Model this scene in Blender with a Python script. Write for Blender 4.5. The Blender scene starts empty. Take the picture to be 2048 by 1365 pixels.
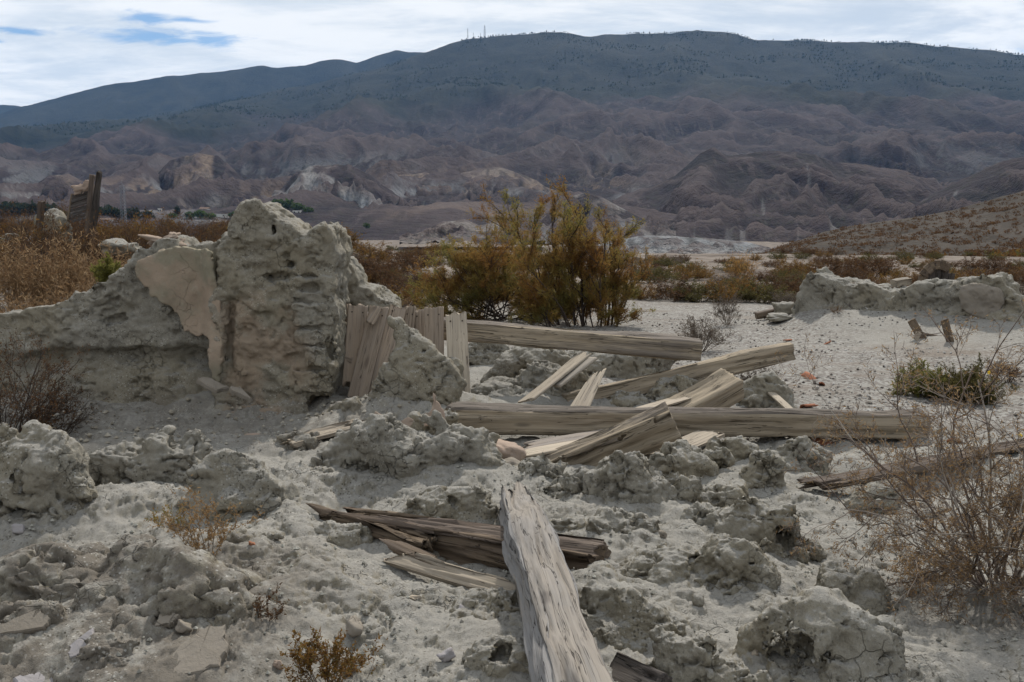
import bpy, math, random
import numpy as np

scene = bpy.context.scene
COL = scene.collection
rnd = random.Random(11)
rng = np.random.default_rng(7)

# ------------------------------------------------------------------ camera
FPX, HOR, CAM_H = 1991.0, 440.0, 1.65            # focal length and horizon in photo pixels, eye height
PITCH = math.atan((682.5 - HOR) / FPX)
cam_data = bpy.data.cameras.new("camera")
cam_data.lens = 35.0; cam_data.sensor_width = 36.0
cam_data.clip_start = 0.05; cam_data.clip_end = 40000
cam = bpy.data.objects.new("camera", cam_data)
COL.objects.link(cam)
cam.location = (0, 0, CAM_H)
cam.rotation_euler = (math.pi / 2 - PITCH, 0, 0)
scene.camera = cam

# ------------------------------------------------------------------ sky, sun, exposure
SUN_EL, SUN_AZ = math.radians(44), math.radians(14)    # azimuth measured from +Y towards +X
sun_data = bpy.data.lights.new("sun", "SUN")
sun_data.energy = 4.5
sun_data.angle = math.radians(2.5)
sun_data.color = (1.0, 0.95, 0.87)
sun = bpy.data.objects.new("sun", sun_data)
COL.objects.link(sun)
sun.rotation_euler = (math.pi / 2 - SUN_EL, 0, math.pi - SUN_AZ)
scene.view_settings.view_transform = 'Standard'
scene.view_settings.look = 'None'
scene.view_settings.exposure = 0.06
scene.view_settings.gamma = 1.0
scene.view_settings.use_curve_mapping = False
scene.render.engine = 'CYCLES'
scene.cycles.use_denoising = True
scene.cycles.max_bounces = 6
scene.cycles.diffuse_bounces = 3
scene.cycles.volume_bounces = 1
scene.cycles.transparent_max_bounces = 4


class NT:
    """Small helper to write node graphs."""
    def __init__(self, tree):
        self.t = tree; tree.nodes.clear()

    def n(self, kind, ins=None, **props):
        nd = self.t.nodes.new(kind)
        for k, v in props.items():
            setattr(nd, k, v)
        for k, v in (ins or {}).items():
            s = nd.inputs[k]
            if isinstance(v, bpy.types.NodeSocket):
                self.t.links.new(v, s)
            else:
                s.default_value = v
        return nd

    def math(self, op, a, b=0.0, c=0.0, clamp=False):
        return self.n('ShaderNodeMath', {0: a, 1: b, 2: c}, operation=op, use_clamp=clamp).outputs[0]

    def vmath(self, op, a, b=(0, 0, 0)):
        return self.n('ShaderNodeVectorMath', {0: a, 1: b}, operation=op).outputs[0]

    def noise(self, vec, scale, detail=4.0, rough=0.55, dist=0.0, out='Fac'):
        return self.n('ShaderNodeTexNoise', {'Vector': vec, 'Scale': scale, 'Detail': detail, 'Roughness': rough, 'Distortion': dist}).outputs[out]

    def step(self, x, lo, hi):
        return self.n('ShaderNodeMapRange', {0: x, 1: lo, 2: hi, 3: 0.0, 4: 1.0}, interpolation_type='SMOOTHSTEP').outputs[0]

    def mix(self, f, a, b, blend='MIX'):
        nd = self.n('ShaderNodeMix', data_type='RGBA', blend_type=blend)
        for s, v in ((nd.inputs[0], f), (nd.inputs[6], a), (nd.inputs[7], b)):
            if isinstance(v, bpy.types.NodeSocket):
                self.t.links.new(v, s)
            else:
                s.default_value = (*v, 1.0) if isinstance(v, tuple) and len(v) == 3 else v
        return nd.outputs[2]

    def scaled(self, vec, s):
        return self.n('ShaderNodeMapping', {'Vector': vec, 'Scale': s}).outputs[0]


world = bpy.data.worlds.new("World")
scene.world = world
world.use_nodes = True
w = NT(world.node_tree)
tc = w.n('ShaderNodeTexCoord').outputs['Generated']
sky = w.n('ShaderNodeTexSky', sky_type='NISHITA', sun_disc=False, sun_elevation=SUN_EL, sun_rotation=SUN_AZ,
          altitude=400.0, air_density=1.0, dust_density=1.0, ozone_density=1.5).outputs[0]
blue = w.mix(1.0, sky, (0.040, 0.066, 0.090), 'MULTIPLY')
sep = w.n('ShaderNodeSeparateXYZ', {0: tc})
# a cloud deck seen from below: directions are projected on a high plane, so the streaks flatten towards the horizon
el = w.math('MAXIMUM', sep.outputs[2], 0.0)
den = w.math('ADD', el, 0.16)
cx = w.math('DIVIDE', sep.outputs[0], den)
cy = w.math('DIVIDE', sep.outputs[1], den)
cvec = w.n('ShaderNodeCombineXYZ', {0: cx, 1: cy, 2: 0.0}).outputs[0]
n_big = w.noise(w.scaled(cvec, (0.8, 1.0, 1.0)), 1.4, 8.0, 0.62, 0.6)
n_mid = w.noise(w.scaled(cvec, (0.9, 2.2, 1.0)), 3.1, 8.0, 0.66, 0.4)
tone = w.math('ADD', w.math('MULTIPLY', n_big, 0.66), w.math('MULTIPLY', n_mid, 0.34))
cloud = w.mix(w.step(tone, 0.39, 0.58), (0.66, 0.735, 0.81), (0.97, 0.985, 0.99))
# right-hand side of the deck is a thicker, greyer sheet
grey = w.math('MULTIPLY', w.step(sep.outputs[0], -0.05, 0.5), w.step(n_big, 0.62, 0.40))
cloud = w.mix(w.math('MULTIPLY', grey, 0.55), cloud, (0.56, 0.64, 0.74))


def hole(px, py, rx, ry):
    x = (px - 1024) / FPX; z = (HOR - py) / FPX
    L = math.sqrt(x * x + 1 + z * z)
    d = w.vmath('SUBTRACT', tc, (x / L, 1 / L, z / L))
    d = w.vmath('MULTIPLY', d, (FPX / rx, 2.0, FPX / ry))
    return w.n('ShaderNodeVectorMath', {0: d}, operation='LENGTH').outputs['Value']


dmin = None
for h in ((345, 88, 150, 19), (430, 92, 80, 19), (315, 50, 60, 15), (395, 55, 50, 8), (70, 77, 60, 9), (0, 93, 40, 10), (1990, 180, 160, 60),
          (-420, 60, 200, 40), (-700, -160, 260, 60), (2700, 20, 240, 50), (500, -420, 300, 60)):
    d = hole(*h)
    dmin = d if dmin is None else w.math('MINIMUM', dmin, d)
ragged = w.math('ADD', dmin, w.math('MULTIPLY', w.math('SUBTRACT', w.noise(w.scaled(cvec, (1.0, 1.6, 1.0)), 9.0, 6.0, 0.65, 0.5), 0.5), 2.0))
open_sky = w.math('MULTIPLY', w.step(ragged, 1.0, 0.1), 0.8)
col = w.mix(open_sky, cloud, blue)
bg = w.n('ShaderNodeBackground', {'Color': col, 'Strength': 1.0})
w.t.links.new(bg.outputs[0], w.n('ShaderNodeOutputWorld').inputs[0])

# ------------------------------------------------------------------ helpers: points of the place from the photo's sight lines
CP, SP = math.cos(PITCH), math.sin(PITCH)


def ray(px, py):
    a = (px - 1024.0) / FPX; b = (682.5 - py) / FPX
    y = CP + b * SP; z = -SP + b * CP
    return a / y, z / y


def P(px, py, Y):
    """the point of that sight line at distance Y in front of the camera"""
    a, s = ray(px, py)
    return np.array((a * Y, Y, CAM_H + s * Y))


def gd(py, z=0.0):
    """distance at which a sight line meets level z"""
    return (z - CAM_H) / ray(1024, py)[1]


def row_slope(py):
    b = (682.5 - np.asarray(py, float)) / FPX
    return (-SP + b * CP) / (CP + b * SP)


# ------------------------------------------------------------------ noise
def make_fbm(n, beta, seed):
    g = np.random.default_rng(seed)
    f = np.fft.rfftn(g.standard_normal((n, n, n)))
    k = np.sqrt((np.fft.fftfreq(n) * n)[:, None, None] ** 2 + (np.fft.fftfreq(n) * n)[None, :, None] ** 2
                + (np.fft.rfftfreq(n) * n)[None, None, :] ** 2)
    k[0, 0, 0] = 1e9
    k = np.where(k < 3, 3, k)
    v = np.fft.irfftn(f * k ** -beta, s=(n, n, n))
    return (v / v.std()).astype(np.float32)


FBM = make_fbm(96, 2.7, 3)
FBM2 = make_fbm(96, 2.25, 5)


def vol(T, p):
    """trilinear sample of a tileable volume; p in tiles"""
    n = T.shape[0]
    q = (np.asarray(p, np.float32) % 1.0) * n
    i = np.floor(q).astype(np.int32); f = q - i
    i %= n; j = (i + 1) % n
    fx, fy, fz = f[:, 0], f[:, 1], f[:, 2]
    T = T.reshape(-1)
    x0, x1 = i[:, 0] * n * n, j[:, 0] * n * n
    y0, y1 = i[:, 1] * n, j[:, 1] * n
    z0, z1 = i[:, 2], j[:, 2]
    a = T[x0 + y0 + z0] * (1 - fz) + T[x0 + y0 + z1] * fz
    b = T[x0 + y1 + z0] * (1 - fz) + T[x0 + y1 + z1] * fz
    c = T[x1 + y0 + z0] * (1 - fz) + T[x1 + y0 + z1] * fz
    d = T[x1 + y1 + z0] * (1 - fz) + T[x1 + y1 + z1] * fz
    return (a * (1 - fy) + b * fy) * (1 - fx) + (c * (1 - fy) + d * fy) * fx


def make_cells(n, m, seed):
    """F2-F1 cell-wall distance, tileable, in units of one cell"""
    g = np.random.default_rng(seed)
    pts = g.random((m, m, m, 3)).astype(np.float32)
    ax = (np.arange(n, dtype=np.float32) + 0.5) / n * m
    X, Y, Z = np.meshgrid(ax, ax, ax, indexing='ij')
    p = np.stack([X.ravel(), Y.ravel(), Z.ravel()], 1)
    c = np.floor(p).astype(np.int32)
    f1 = np.full(len(p), 9.0, np.float32); f2 = f1.copy(); idr = np.zeros(len(p), np.float32)
    rv = g.random((m, m, m)).astype(np.float32)
    for dx in (-1, 0, 1):
        for dy in (-1, 0, 1):
            for dz in (-1, 0, 1):
                cc = c + np.array((dx, dy, dz), np.int32)
                q = pts[cc[:, 0] % m, cc[:, 1] % m, cc[:, 2] % m] + cc
                d = np.sqrt(((q - p) ** 2).sum(1))
                idr = np.where(d < f1, rv[cc[:, 0] % m, cc[:, 1] % m, cc[:, 2] % m], idr)
                f2 = np.minimum(f2, np.maximum(f1, d)); f1 = np.minimum(f1, d)
    return (f2 - f1).reshape(n, n, n), idr.reshape(n, n, n)


CELLS, CELLR = make_cells(112, 7, 9)
_perm = np.random.default_rng(21).permutation(512)
_perm = np.concatenate([_perm, _perm]).astype(np.int32)
_ga = np.random.default_rng(22).random(512) * 2 * math.pi
_gx, _gy = np.cos(_ga), np.sin(_ga)


def perlin(x, y):
    xi = np.floor(x).astype(np.int64); yi = np.floor(y).astype(np.int64)
    fx = x - xi; fy = y - yi
    u = fx * fx * fx * (fx * (fx * 6 - 15) + 10); v = fy * fy * fy * (fy * (fy * 6 - 15) + 10)
    xi &= 511; yi &= 511; x1 = (xi + 1) & 511; y1 = (yi + 1) & 511

    def g(ix, iy, dx, dy):
        h = _perm[_perm[ix] + iy]
        return _gx[h] * dx + _gy[h] * dy
    a = g(xi, yi, fx, fy); b = g(x1, yi, fx - 1, fy); c = g(xi, y1, fx, fy - 1); d = g(x1, y1, fx - 1, fy - 1)
    return ((a * (1 - u) + b * u) * (1 - v) + (c * (1 - u) + d * u) * v) * 1.5


def fbm2(x, y, octs=5, gain=0.5):
    s = 0.0; a = 1.0
    for o in range(octs):
        s = s + a * perlin(x + 17.3 * o, y - 9.1 * o); a *= gain; x = x * 2.03; y = y * 2.03
    return s


def ridged(x, y, octs=5, gain=0.5, sharp=1.0):
    s = 0.0; a = 1.0; wgt = 1.0
    for o in range(octs):
        n = (1 - np.abs(perlin(x + 31.7 * o, y + 5.9 * o))) ** (2 * sharp)
        s = s + a * n * wgt; wgt = np.clip(n * 1.6, 0, 1); a *= gain; x = x * 2.07; y = y * 2.07
    return s


def sstep(x, lo, hi):
    t = np.clip((x - lo) / (hi - lo), 0, 1)
    return t * t * (3 - 2 * t)


# ------------------------------------------------------------------ mesh and object helpers
def mesh_from(name, V, quads=None, tris=None, smooth=True, attrs=None):
    me = bpy.data.meshes.new(name)
    V = np.ascontiguousarray(V, np.float32)
    q = np.zeros((0, 4), np.int32) if quads is None else np.asarray(quads, np.int32).reshape(-1, 4)
    t = np.zeros((0, 3), np.int32) if tris is None else np.asarray(tris, np.int32).reshape(-1, 3)
    me.vertices.add(len(V)); me.vertices.foreach_set('co', V.ravel())
    nl = q.size + t.size
    me.loops.add(nl)
    me.loops.foreach_set('vertex_index', np.concatenate([q.ravel(), t.ravel()]))
    me.polygons.add(len(q) + len(t))
    st = np.concatenate([np.arange(len(q)) * 4, q.size + np.arange(len(t)) * 3]).astype(np.int32)
    me.polygons.foreach_set('loop_start', st)
    me.polygons.foreach_set('use_smooth', np.full(len(st), smooth))
    for k, v in (attrs or {}).items():
        v = np.asarray(v, np.float32)
        if v.ndim == 1:
            me.attributes.new(k, 'FLOAT', 'POINT').data.foreach_set('value', v)
        else:
            rgba = np.ones((len(v), 4), np.float32); rgba[:, :3] = v
            me.attributes.new(k, 'FLOAT_COLOR', 'POINT').data.foreach_set('color', rgba.ravel())
    me.update(calc_edges=True)
    me.validate()
    return me


def obj(name, me, mat=None, parent=None, loc=None):
    o = bpy.data.objects.new(name, me)
    COL.objects.link(o)
    if mat is not None and me is not None and not me.materials:
        me.materials.append(mat)
    if parent is not None:
        o.parent = parent
    if loc is not None:
        o.location = [float(c) for c in loc]
    return o


def tag(o, label=None, cat=None, group=None, kind=None):
    if label: o['label'] = label
    if cat: o['category'] = cat
    if group: o['group'] = group
    if kind: o['kind'] = kind
    return o


def empty(name, loc, label, cat, group=None, rz=0.0):
    o = bpy.data.objects.new(name, None)
    o.empty_display_size = 0.1
    COL.objects.link(o)
    o.location = [float(c) for c in loc]
    o.rotation_euler = (0, 0, rz)
    return tag(o, label, cat, group)


def copy_tree(o, parent=None):
    c = o.copy(); COL.objects.link(c)
    if parent is not None: c.parent = parent
    for ch in list(o.children):
        copy_tree(ch, c)
    return c


def normals_of(V, q):
    a = V[q[:, 2]] - V[q[:, 0]]; b = V[q[:, 3]] - V[q[:, 1]]
    n = np.cross(a, b)
    N = np.zeros_like(V)
    for k in range(3):
        N[:, k] = sum(np.bincount(q[:, c], n[:, k], len(V)) for c in range(4))
    return N / np.maximum(np.linalg.norm(N, axis=1, keepdims=True), 1e-12)


def grid_quads(nr, nc, off=0):
    i = np.arange(nr - 1)[:, None] * nc + np.arange(nc - 1)[None, :]
    return np.stack([i, i + 1, i + nc + 1, i + nc], -1).reshape(-1, 4) + off


def material(name, rough=0.9, spec=0.15):
    m = bpy.data.materials.new(name); m.use_nodes = True
    g = NT(m.node_tree)
    b = g.n('ShaderNodeBsdfPrincipled', {'Roughness': rough, 'Specular IOR Level': spec})
    g.t.links.new(b.outputs[0], g.n('ShaderNodeOutputMaterial').inputs[0])
    g.bsdf = b
    return m, g


def put(g, color=None, normal=None, rough=None):
    if color is not None:
        if isinstance(color, bpy.types.NodeSocket): g.t.links.new(color, g.bsdf.inputs['Base Color'])
        else: g.bsdf.inputs['Base Color'].default_value = (*color, 1)
    if normal is not None: g.t.links.new(normal, g.bsdf.inputs['Normal'])


# ------------------------------------------------------------------ materials of the far land
def far_material(name):
    m, g = material(name, 0.95, 0.05)
    pos = g.n('ShaderNodeNewGeometry').outputs['Position']
    at = lambda k: g.n('ShaderNodeAttribute', attribute_name=k).outputs['Fac']
    veg, pale, warm = at('veg'), at('pale'), at('warm')
    n1 = g.noise(pos, 0.012, 6, 0.65)
    n2 = g.noise(pos, 0.06, 5, 0.7)
    brown = g.mix(g.step(n1, 0.35, 0.65), (0.018, 0.0145, 0.019), (0.036, 0.027, 0.030))
    brown = g.mix(g.math('MULTIPLY', g.step(n2, 0.50, 0.66), 0.65), brown, (0.030, 0.030, 0.022))
    chalk = g.mix(warm, (0.195, 0.20, 0.205), (0.185, 0.138, 0.104))
    c = g.mix(pale, brown, chalk)
    green = g.mix(g.step(n1, 0.38, 0.62), (0.004, 0.008, 0.007), (0.012, 0.016, 0.011))
    dots = g.n('ShaderNodeTexVoronoi', {'Vector': pos, 'Scale': 0.11}).outputs['Distance']
    c = g.mix(g.math('MULTIPLY', g.step(dots, 0.42, 0.22), 0.28), c, (0.022, 0.022, 0.017))
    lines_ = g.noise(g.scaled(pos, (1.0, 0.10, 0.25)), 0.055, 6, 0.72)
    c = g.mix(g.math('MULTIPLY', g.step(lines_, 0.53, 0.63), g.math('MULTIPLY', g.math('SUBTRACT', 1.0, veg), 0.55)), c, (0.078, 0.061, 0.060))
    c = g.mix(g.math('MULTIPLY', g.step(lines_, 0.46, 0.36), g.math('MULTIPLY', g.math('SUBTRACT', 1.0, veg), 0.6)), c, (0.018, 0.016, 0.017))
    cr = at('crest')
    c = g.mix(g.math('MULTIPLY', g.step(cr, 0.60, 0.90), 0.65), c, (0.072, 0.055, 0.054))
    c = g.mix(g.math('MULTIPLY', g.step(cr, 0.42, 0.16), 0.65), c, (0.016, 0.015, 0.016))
    c = g.mix(veg, c, green)
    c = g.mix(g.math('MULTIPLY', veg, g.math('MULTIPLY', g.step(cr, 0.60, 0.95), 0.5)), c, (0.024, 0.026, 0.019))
    bump = g.n('ShaderNodeBump', {'Height': n2, 'Strength': 0.8, 'Distance': 14.0}).outputs[0]
    put(g, c, bump)
    return m


M_FAR = far_material("far_hillside")


def row_fn(pts):
    xs, ys = zip(*pts)
    return lambda px: np.interp(px, xs, ys)


def fan(name, px0, px1, ncol, prof, back, nback, attr_fn, relief, loc_y0=None, mat=M_FAR, extra=None):
    """A hillside: a sheet on a polar grid. PROF: [(r, row(px), relief amount, rows of mesh up to the next)] front foot to crest; BACK: (r, row) behind the crest."""
    px = np.linspace(px0, px1, ncol)
    az = np.arctan((px - 1024) / FPX)
    R, ROW, AMP = [], [], []
    for k in range(len(prof) - 1):
        r0, f0, a0, n = prof[k]; r1, f1, a1, _ = prof[k + 1]
        for t in np.linspace(0, 1, n, endpoint=False):
            R.append(r0 + (r1 - r0) * t)
            ROW.append(f0(px) * (1 - t) + f1(px) * t); AMP.append(a0 + (a1 - a0) * t)
    rc, fc, ac, _ = prof[-1]
    for t in np.linspace(0, 1, nback):
        R.append(rc + (back[0] - rc) * t); ROW.append(fc(px) + (np.maximum(back[1], fc(px) + 12) - fc(px)) * t * t); AMP.append(ac * (1 - t))
    R = np.array(R)[:, None]; ROW = np.array(ROW); AMP = np.array(AMP)[:, None]
    r = R * np.ones_like(ROW); A = az[None, :] * np.ones_like(ROW)
    x = r * np.sin(A); y = r * np.cos(A)
    z = CAM_H + row_slope(ROW) * y
    dz, info = relief(x, y, A, r)
    z = z + AMP * dz
    if extra is not None: z = z + extra(x, y, px[None, :] * np.ones_like(x), r)
    V = np.stack([x.ravel(), y.ravel(), z.ravel()], 1)
    nr, nc = ROW.shape
    q = grid_quads(nr, nc)
    N = normals_of(V, q)
    attr0 = attr_fn
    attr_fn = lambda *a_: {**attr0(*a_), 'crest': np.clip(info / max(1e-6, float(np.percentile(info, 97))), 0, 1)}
    attrs = {k: v.ravel() for k, v in attr_fn(x, y, z, px[None, :] * np.ones_like(x), r, N[:, 2].reshape(nr, nc), info).items()}
    return tag(obj(name, mesh_from(name, V, q, attrs=attrs), mat), kind='structure'), V.reshape(nr, nc, 3)


def relief_ridges(wl, stretch, seed, octs=5, warp=0.35, gain=0.5):
    def f(x, y, A, r):
        u = x / wl + seed; v = y / (wl * stretch) - seed
        wu = fbm2(u * 0.7 + 3, v * 0.7, 3); wv = fbm2(u * 0.7 - 8, v * 0.7 + 5, 3)
        n = ridged(u + warp * wu, v + warp * wv, octs, gain)
        return n - 0.85, n
    return f


# ---- the mountains
sky_main = row_fn([(-420, 330), (-200, 300), (0, 268), (150, 250), (300, 238), (450, 205), (600, 178), (700, 155), (800, 128), (862, 108), (900, 92), (935, 80), (1000, 73), (1100, 68), (1140, 70),
                   (1180, 76), (1225, 70), (1262, 67), (1330, 67), (1400, 65), (1440, 67), (1500, 79), (1600, 80), (1680, 87), (1740, 90), (1812, 90), (1850, 97), (1930, 102),
                   (2000, 113), (2048, 116), (2200, 140), (2500, 200)])
foot_a = row_fn([(-420, 425), (0, 420), (300, 428), (640, 425), (1000, 440), (1400, 455), (2048, 445), (2500, 440)])
foot_b = row_fn([(-420, 350), (0, 335), (300, 330), (600, 318), (900, 300), (1100, 300), (1400, 310), (1700, 305), (2048, 300), (2500, 300)])
foot_c = row_fn([(-420, 345), (0, 292), (300, 278), (600, 255), (900, 225), (1200, 205), (1600, 210), (2048, 225), (2500, 260)])


def attr_main(x, y, z, px, r, nz, info):
    h = (r - 2600) / 3200 + 0.22 * fbm2(x / 700, y / 700, 4) + 0.18 * (info - 0.8)
    veg = sstep(h, 0.30, 0.62) * 0.92
    low = sstep(r, 2900, 1500)
    m = fbm2(x / 180 + 40, y / 260, 5)
    steep = sstep(nz, 0.93, 0.72)
    pale = np.clip(low * sstep(m + 0.75 * steep, 0.28, 0.75), 0, 1) * 0.75
    warm = sstep(fbm2(x / 420 - 11, y / 420, 3), -0.15, 0.35)
    return {'veg': veg, 'pale': pale, 'warm': warm}


_r1 = relief_ridges(300, 2.4, 4.2, 6, 0.3, 0.52); _r2 = relief_ridges(850, 2.6, 9.7, 6, 0.3, 0.5)


def relief_main(x, y, A, r):
    a, ia = _r1(x, y, A, r); b, ib = _r2(x, y, A, r)
    t = sstep(r, 1800, 3600)
    return a * (1 - t) * 0.8 + (0.35 * a + 1.1 * b) * t, ia * (1 - t) + (0.5 * ia + 0.5 * ib) * t


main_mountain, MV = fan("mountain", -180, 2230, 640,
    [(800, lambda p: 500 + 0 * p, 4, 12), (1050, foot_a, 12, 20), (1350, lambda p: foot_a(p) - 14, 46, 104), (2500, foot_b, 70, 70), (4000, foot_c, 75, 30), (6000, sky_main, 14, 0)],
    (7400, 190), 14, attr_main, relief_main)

sky_back = row_fn([(-420, 262), (-150, 245), (0, 236), (60, 214), (130, 197), (190, 179), (250, 166), (330, 156), (420, 149), (500, 139), (530, 134), (560, 136), (620, 133), (650, 125), (690, 121), (722, 125),
                   (760, 112), (800, 103), (850, 108), (920, 100), (1000, 110)])
back_foot = row_fn([(-420, 330), (0, 300), (1000, 240)])
fan("mountain", -420, 1000, 260, [(6600, back_foot, 60, 30), (8000, sky_back, 14, 0)], (9000, 240), 8,
    lambda x, y, z, px, r, nz, i: {'veg': 0.85 + 0 * x, 'pale': 0 * x, 'warm': 0 * x}, relief_ridges(700, 1.4, 2.2, 5))
fan("mountain", -420, 160, 90, [(8800, lambda p: 260 + 0 * p, 20, 20), (9600, row_fn([(-420, 216), (0, 210), (48, 212), (110, 222), (160, 240)]), 6, 0)], (10000, 260), 5,
    lambda x, y, z, px, r, nz, i: {'veg': 0.9 + 0 * x, 'pale': 0 * x, 'warm': 0 * x}, relief_ridges(700, 1.4, 6.2, 4))


# ---- badland hills in front of the mountains
def hill(pts, rc, r0, r1, foot, ncol, wl, amp, pale_fn, warm=0.5, veg=0.0, seed=1.0, stretch=3.0):
    px0, px1 = pts[0][0], pts[-1][0]
    crest = row_fn(pts)
    ff = lambda p: np.maximum(foot + 8 + 0 * p, crest(p) - 2)

    def attr(x, y, z, px, r, nz, info):
        t = np.clip((r - r0) / (rc - r0), 0, 1)
        p = np.clip(pale_fn(x, y, t, px, nz, info), 0, 1)
        return {'veg': veg + 0 * x, 'pale': p, 'warm': np.clip(warm + 0.5 * fbm2(x / 150, y / 150, 3), 0, 1)}
    mid = lambda p: ff(p) * 0.45 + crest(p) * 0.55
    return fan("hill", px0, px1, ncol, [(r0, ff, amp * 0.4, 18), (r0 + (rc - r0) * 0.55, lambda p: ff(p) * 0.56 + crest(p) * 0.44, amp * 1.7, 30), (rc, crest, amp * 0.2, 0)],
               (r1, foot), 12, attr, relief_ridges(wl, stretch, seed, 5, 0.25))


# the pale pyramid behind the village
hill([(395, 436), (440, 410), (480, 402), (520, 395), (560, 378), (600, 345), (622, 333), (700, 330), (745, 350), (770, 372), (800, 392), (840, 425), (880, 436)], 1500, 1120, 1750, 437, 150, 42, 13,
     lambda x, y, t, px, nz, i: 0.95 * sstep(fbm2(px / 90.0, t * 3, 4) + 0.9 - np.abs(px - 610) / 110.0 - 0.35 * sstep(t, 0.80, 1.0), 0.1, 0.5), 0.25, seed=3.3)
# a flat pale brow right of it
hill([(700, 425), (760, 372), (800, 350), (850, 347), (900, 352), (960, 340), (1000, 336), (1050, 350), (1090, 372), (1150, 400)], 1800, 1350, 2000, 430, 150, 40, 12,
     lambda x, y, t, px, nz, i: 0.75 * sstep(t + 0.5 * fbm2(px / 60.0, t * 2, 4), 0.45, 0.9), 0.85, seed=7.1)
# the tan fluted face above the left scrub
hill([(250, 428), (300, 372), (350, 322), (400, 308), (445, 312), (480, 345), (540, 400)], 1900, 1500, 2100, 428, 130, 46, 15,
     lambda x, y, t, px, nz, i: 0.75 * sstep(1.0 - np.abs(px - 400) / 65.0 + 0.7 * fbm2(px / 40.0, t * 2.5, 4), 0.25, 0.8), 0.9, seed=5.5)
hill([(-420, 400), (-100, 380), (0, 372), (60, 380), (110, 352), (150, 350), (220, 390), (262, 408), (290, 392), (330, 400), (372, 428)], 1500, 1150, 1700, 432, 150, 46, 12,
     lambda x, y, t, px, nz, i: 0.6 * sstep(fbm2(px / 50.0 + 3, t * 2.5, 4), 0.05, 0.4), 0.8, seed=8.5)
# the big brown hill on the right with pale gullies
hill([(1080, 470), (1180, 440), (1240, 395), (1300, 372), (1345, 350), (1395, 306), (1420, 298), (1450, 312), (1500, 303), (1560, 304), (1620, 308), (1660, 325), (1720, 332), (1780, 345), (1830, 358),
      (1880, 395), (1960, 440), (2040, 470)], 1500, 760, 1800, 484, 280, 95, 17,
     lambda x, y, t, px, nz, i: 0.4 * sstep(0.36 - t + 0.8 * fbm2(px / 60.0 + t, t * 1.2 + 5, 3) + 0.6 * fbm2(px / 14.0 + 2 * t, t * 1.5 + 5, 3), 0.40, 0.75), 0.12, seed=1.7, stretch=2.2)
hill([(1720, 470), (1800, 425), (1860, 385), (1930, 350), (1990, 322), (2048, 312), (2150, 300), (2300, 330), (2480, 360)], 1250, 700, 1500, 475, 200, 80, 14,
     lambda x, y, t, px, nz, i: 0.7 * sstep(0.45 - t + 0.8 * fbm2(px / 55.0, t * 3 + 5, 5), 0.35, 0.8), 0.15, seed=2.9)
hill([(1000, 478), (1080, 440), (1130, 400), (1170, 385), (1220, 405), (1290, 440), (1350, 462)], 1000, 700, 1200, 478, 120, 42, 11,
     lambda x, y, t, px, nz, i: 0.8 * sstep(fbm2(px / 50.0, t * 3 + 9, 4) + 0.3, 0.2, 0.6), 0.4, seed=6.1)
# low blue-grey bank and pale mounds at the edge of the plain
hill([(1160, 492), (1230, 478), (1290, 472), (1370, 474), (1440, 480), (1500, 486), (1560, 505), (1620, 512)], 420, 330, 470, 511, 140, 12, 2.2,
     lambda x, y, t, px, nz, i: 0.9 + 0 * x, 0.0, seed=4.4)
hill([(800, 477), (850, 462), (885, 445), (930, 440), (960, 452), (985, 443), (1030, 452), (1060, 470), (1090, 478)], 560, 430, 640, 478, 120, 16, 3.0,
     lambda x, y, t, px, nz, i: 0.75 * sstep(fbm2(px / 40.0, t * 3 + 2, 4) + 0.5, 0.2, 0.7), 0.35, seed=9.4)

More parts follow.
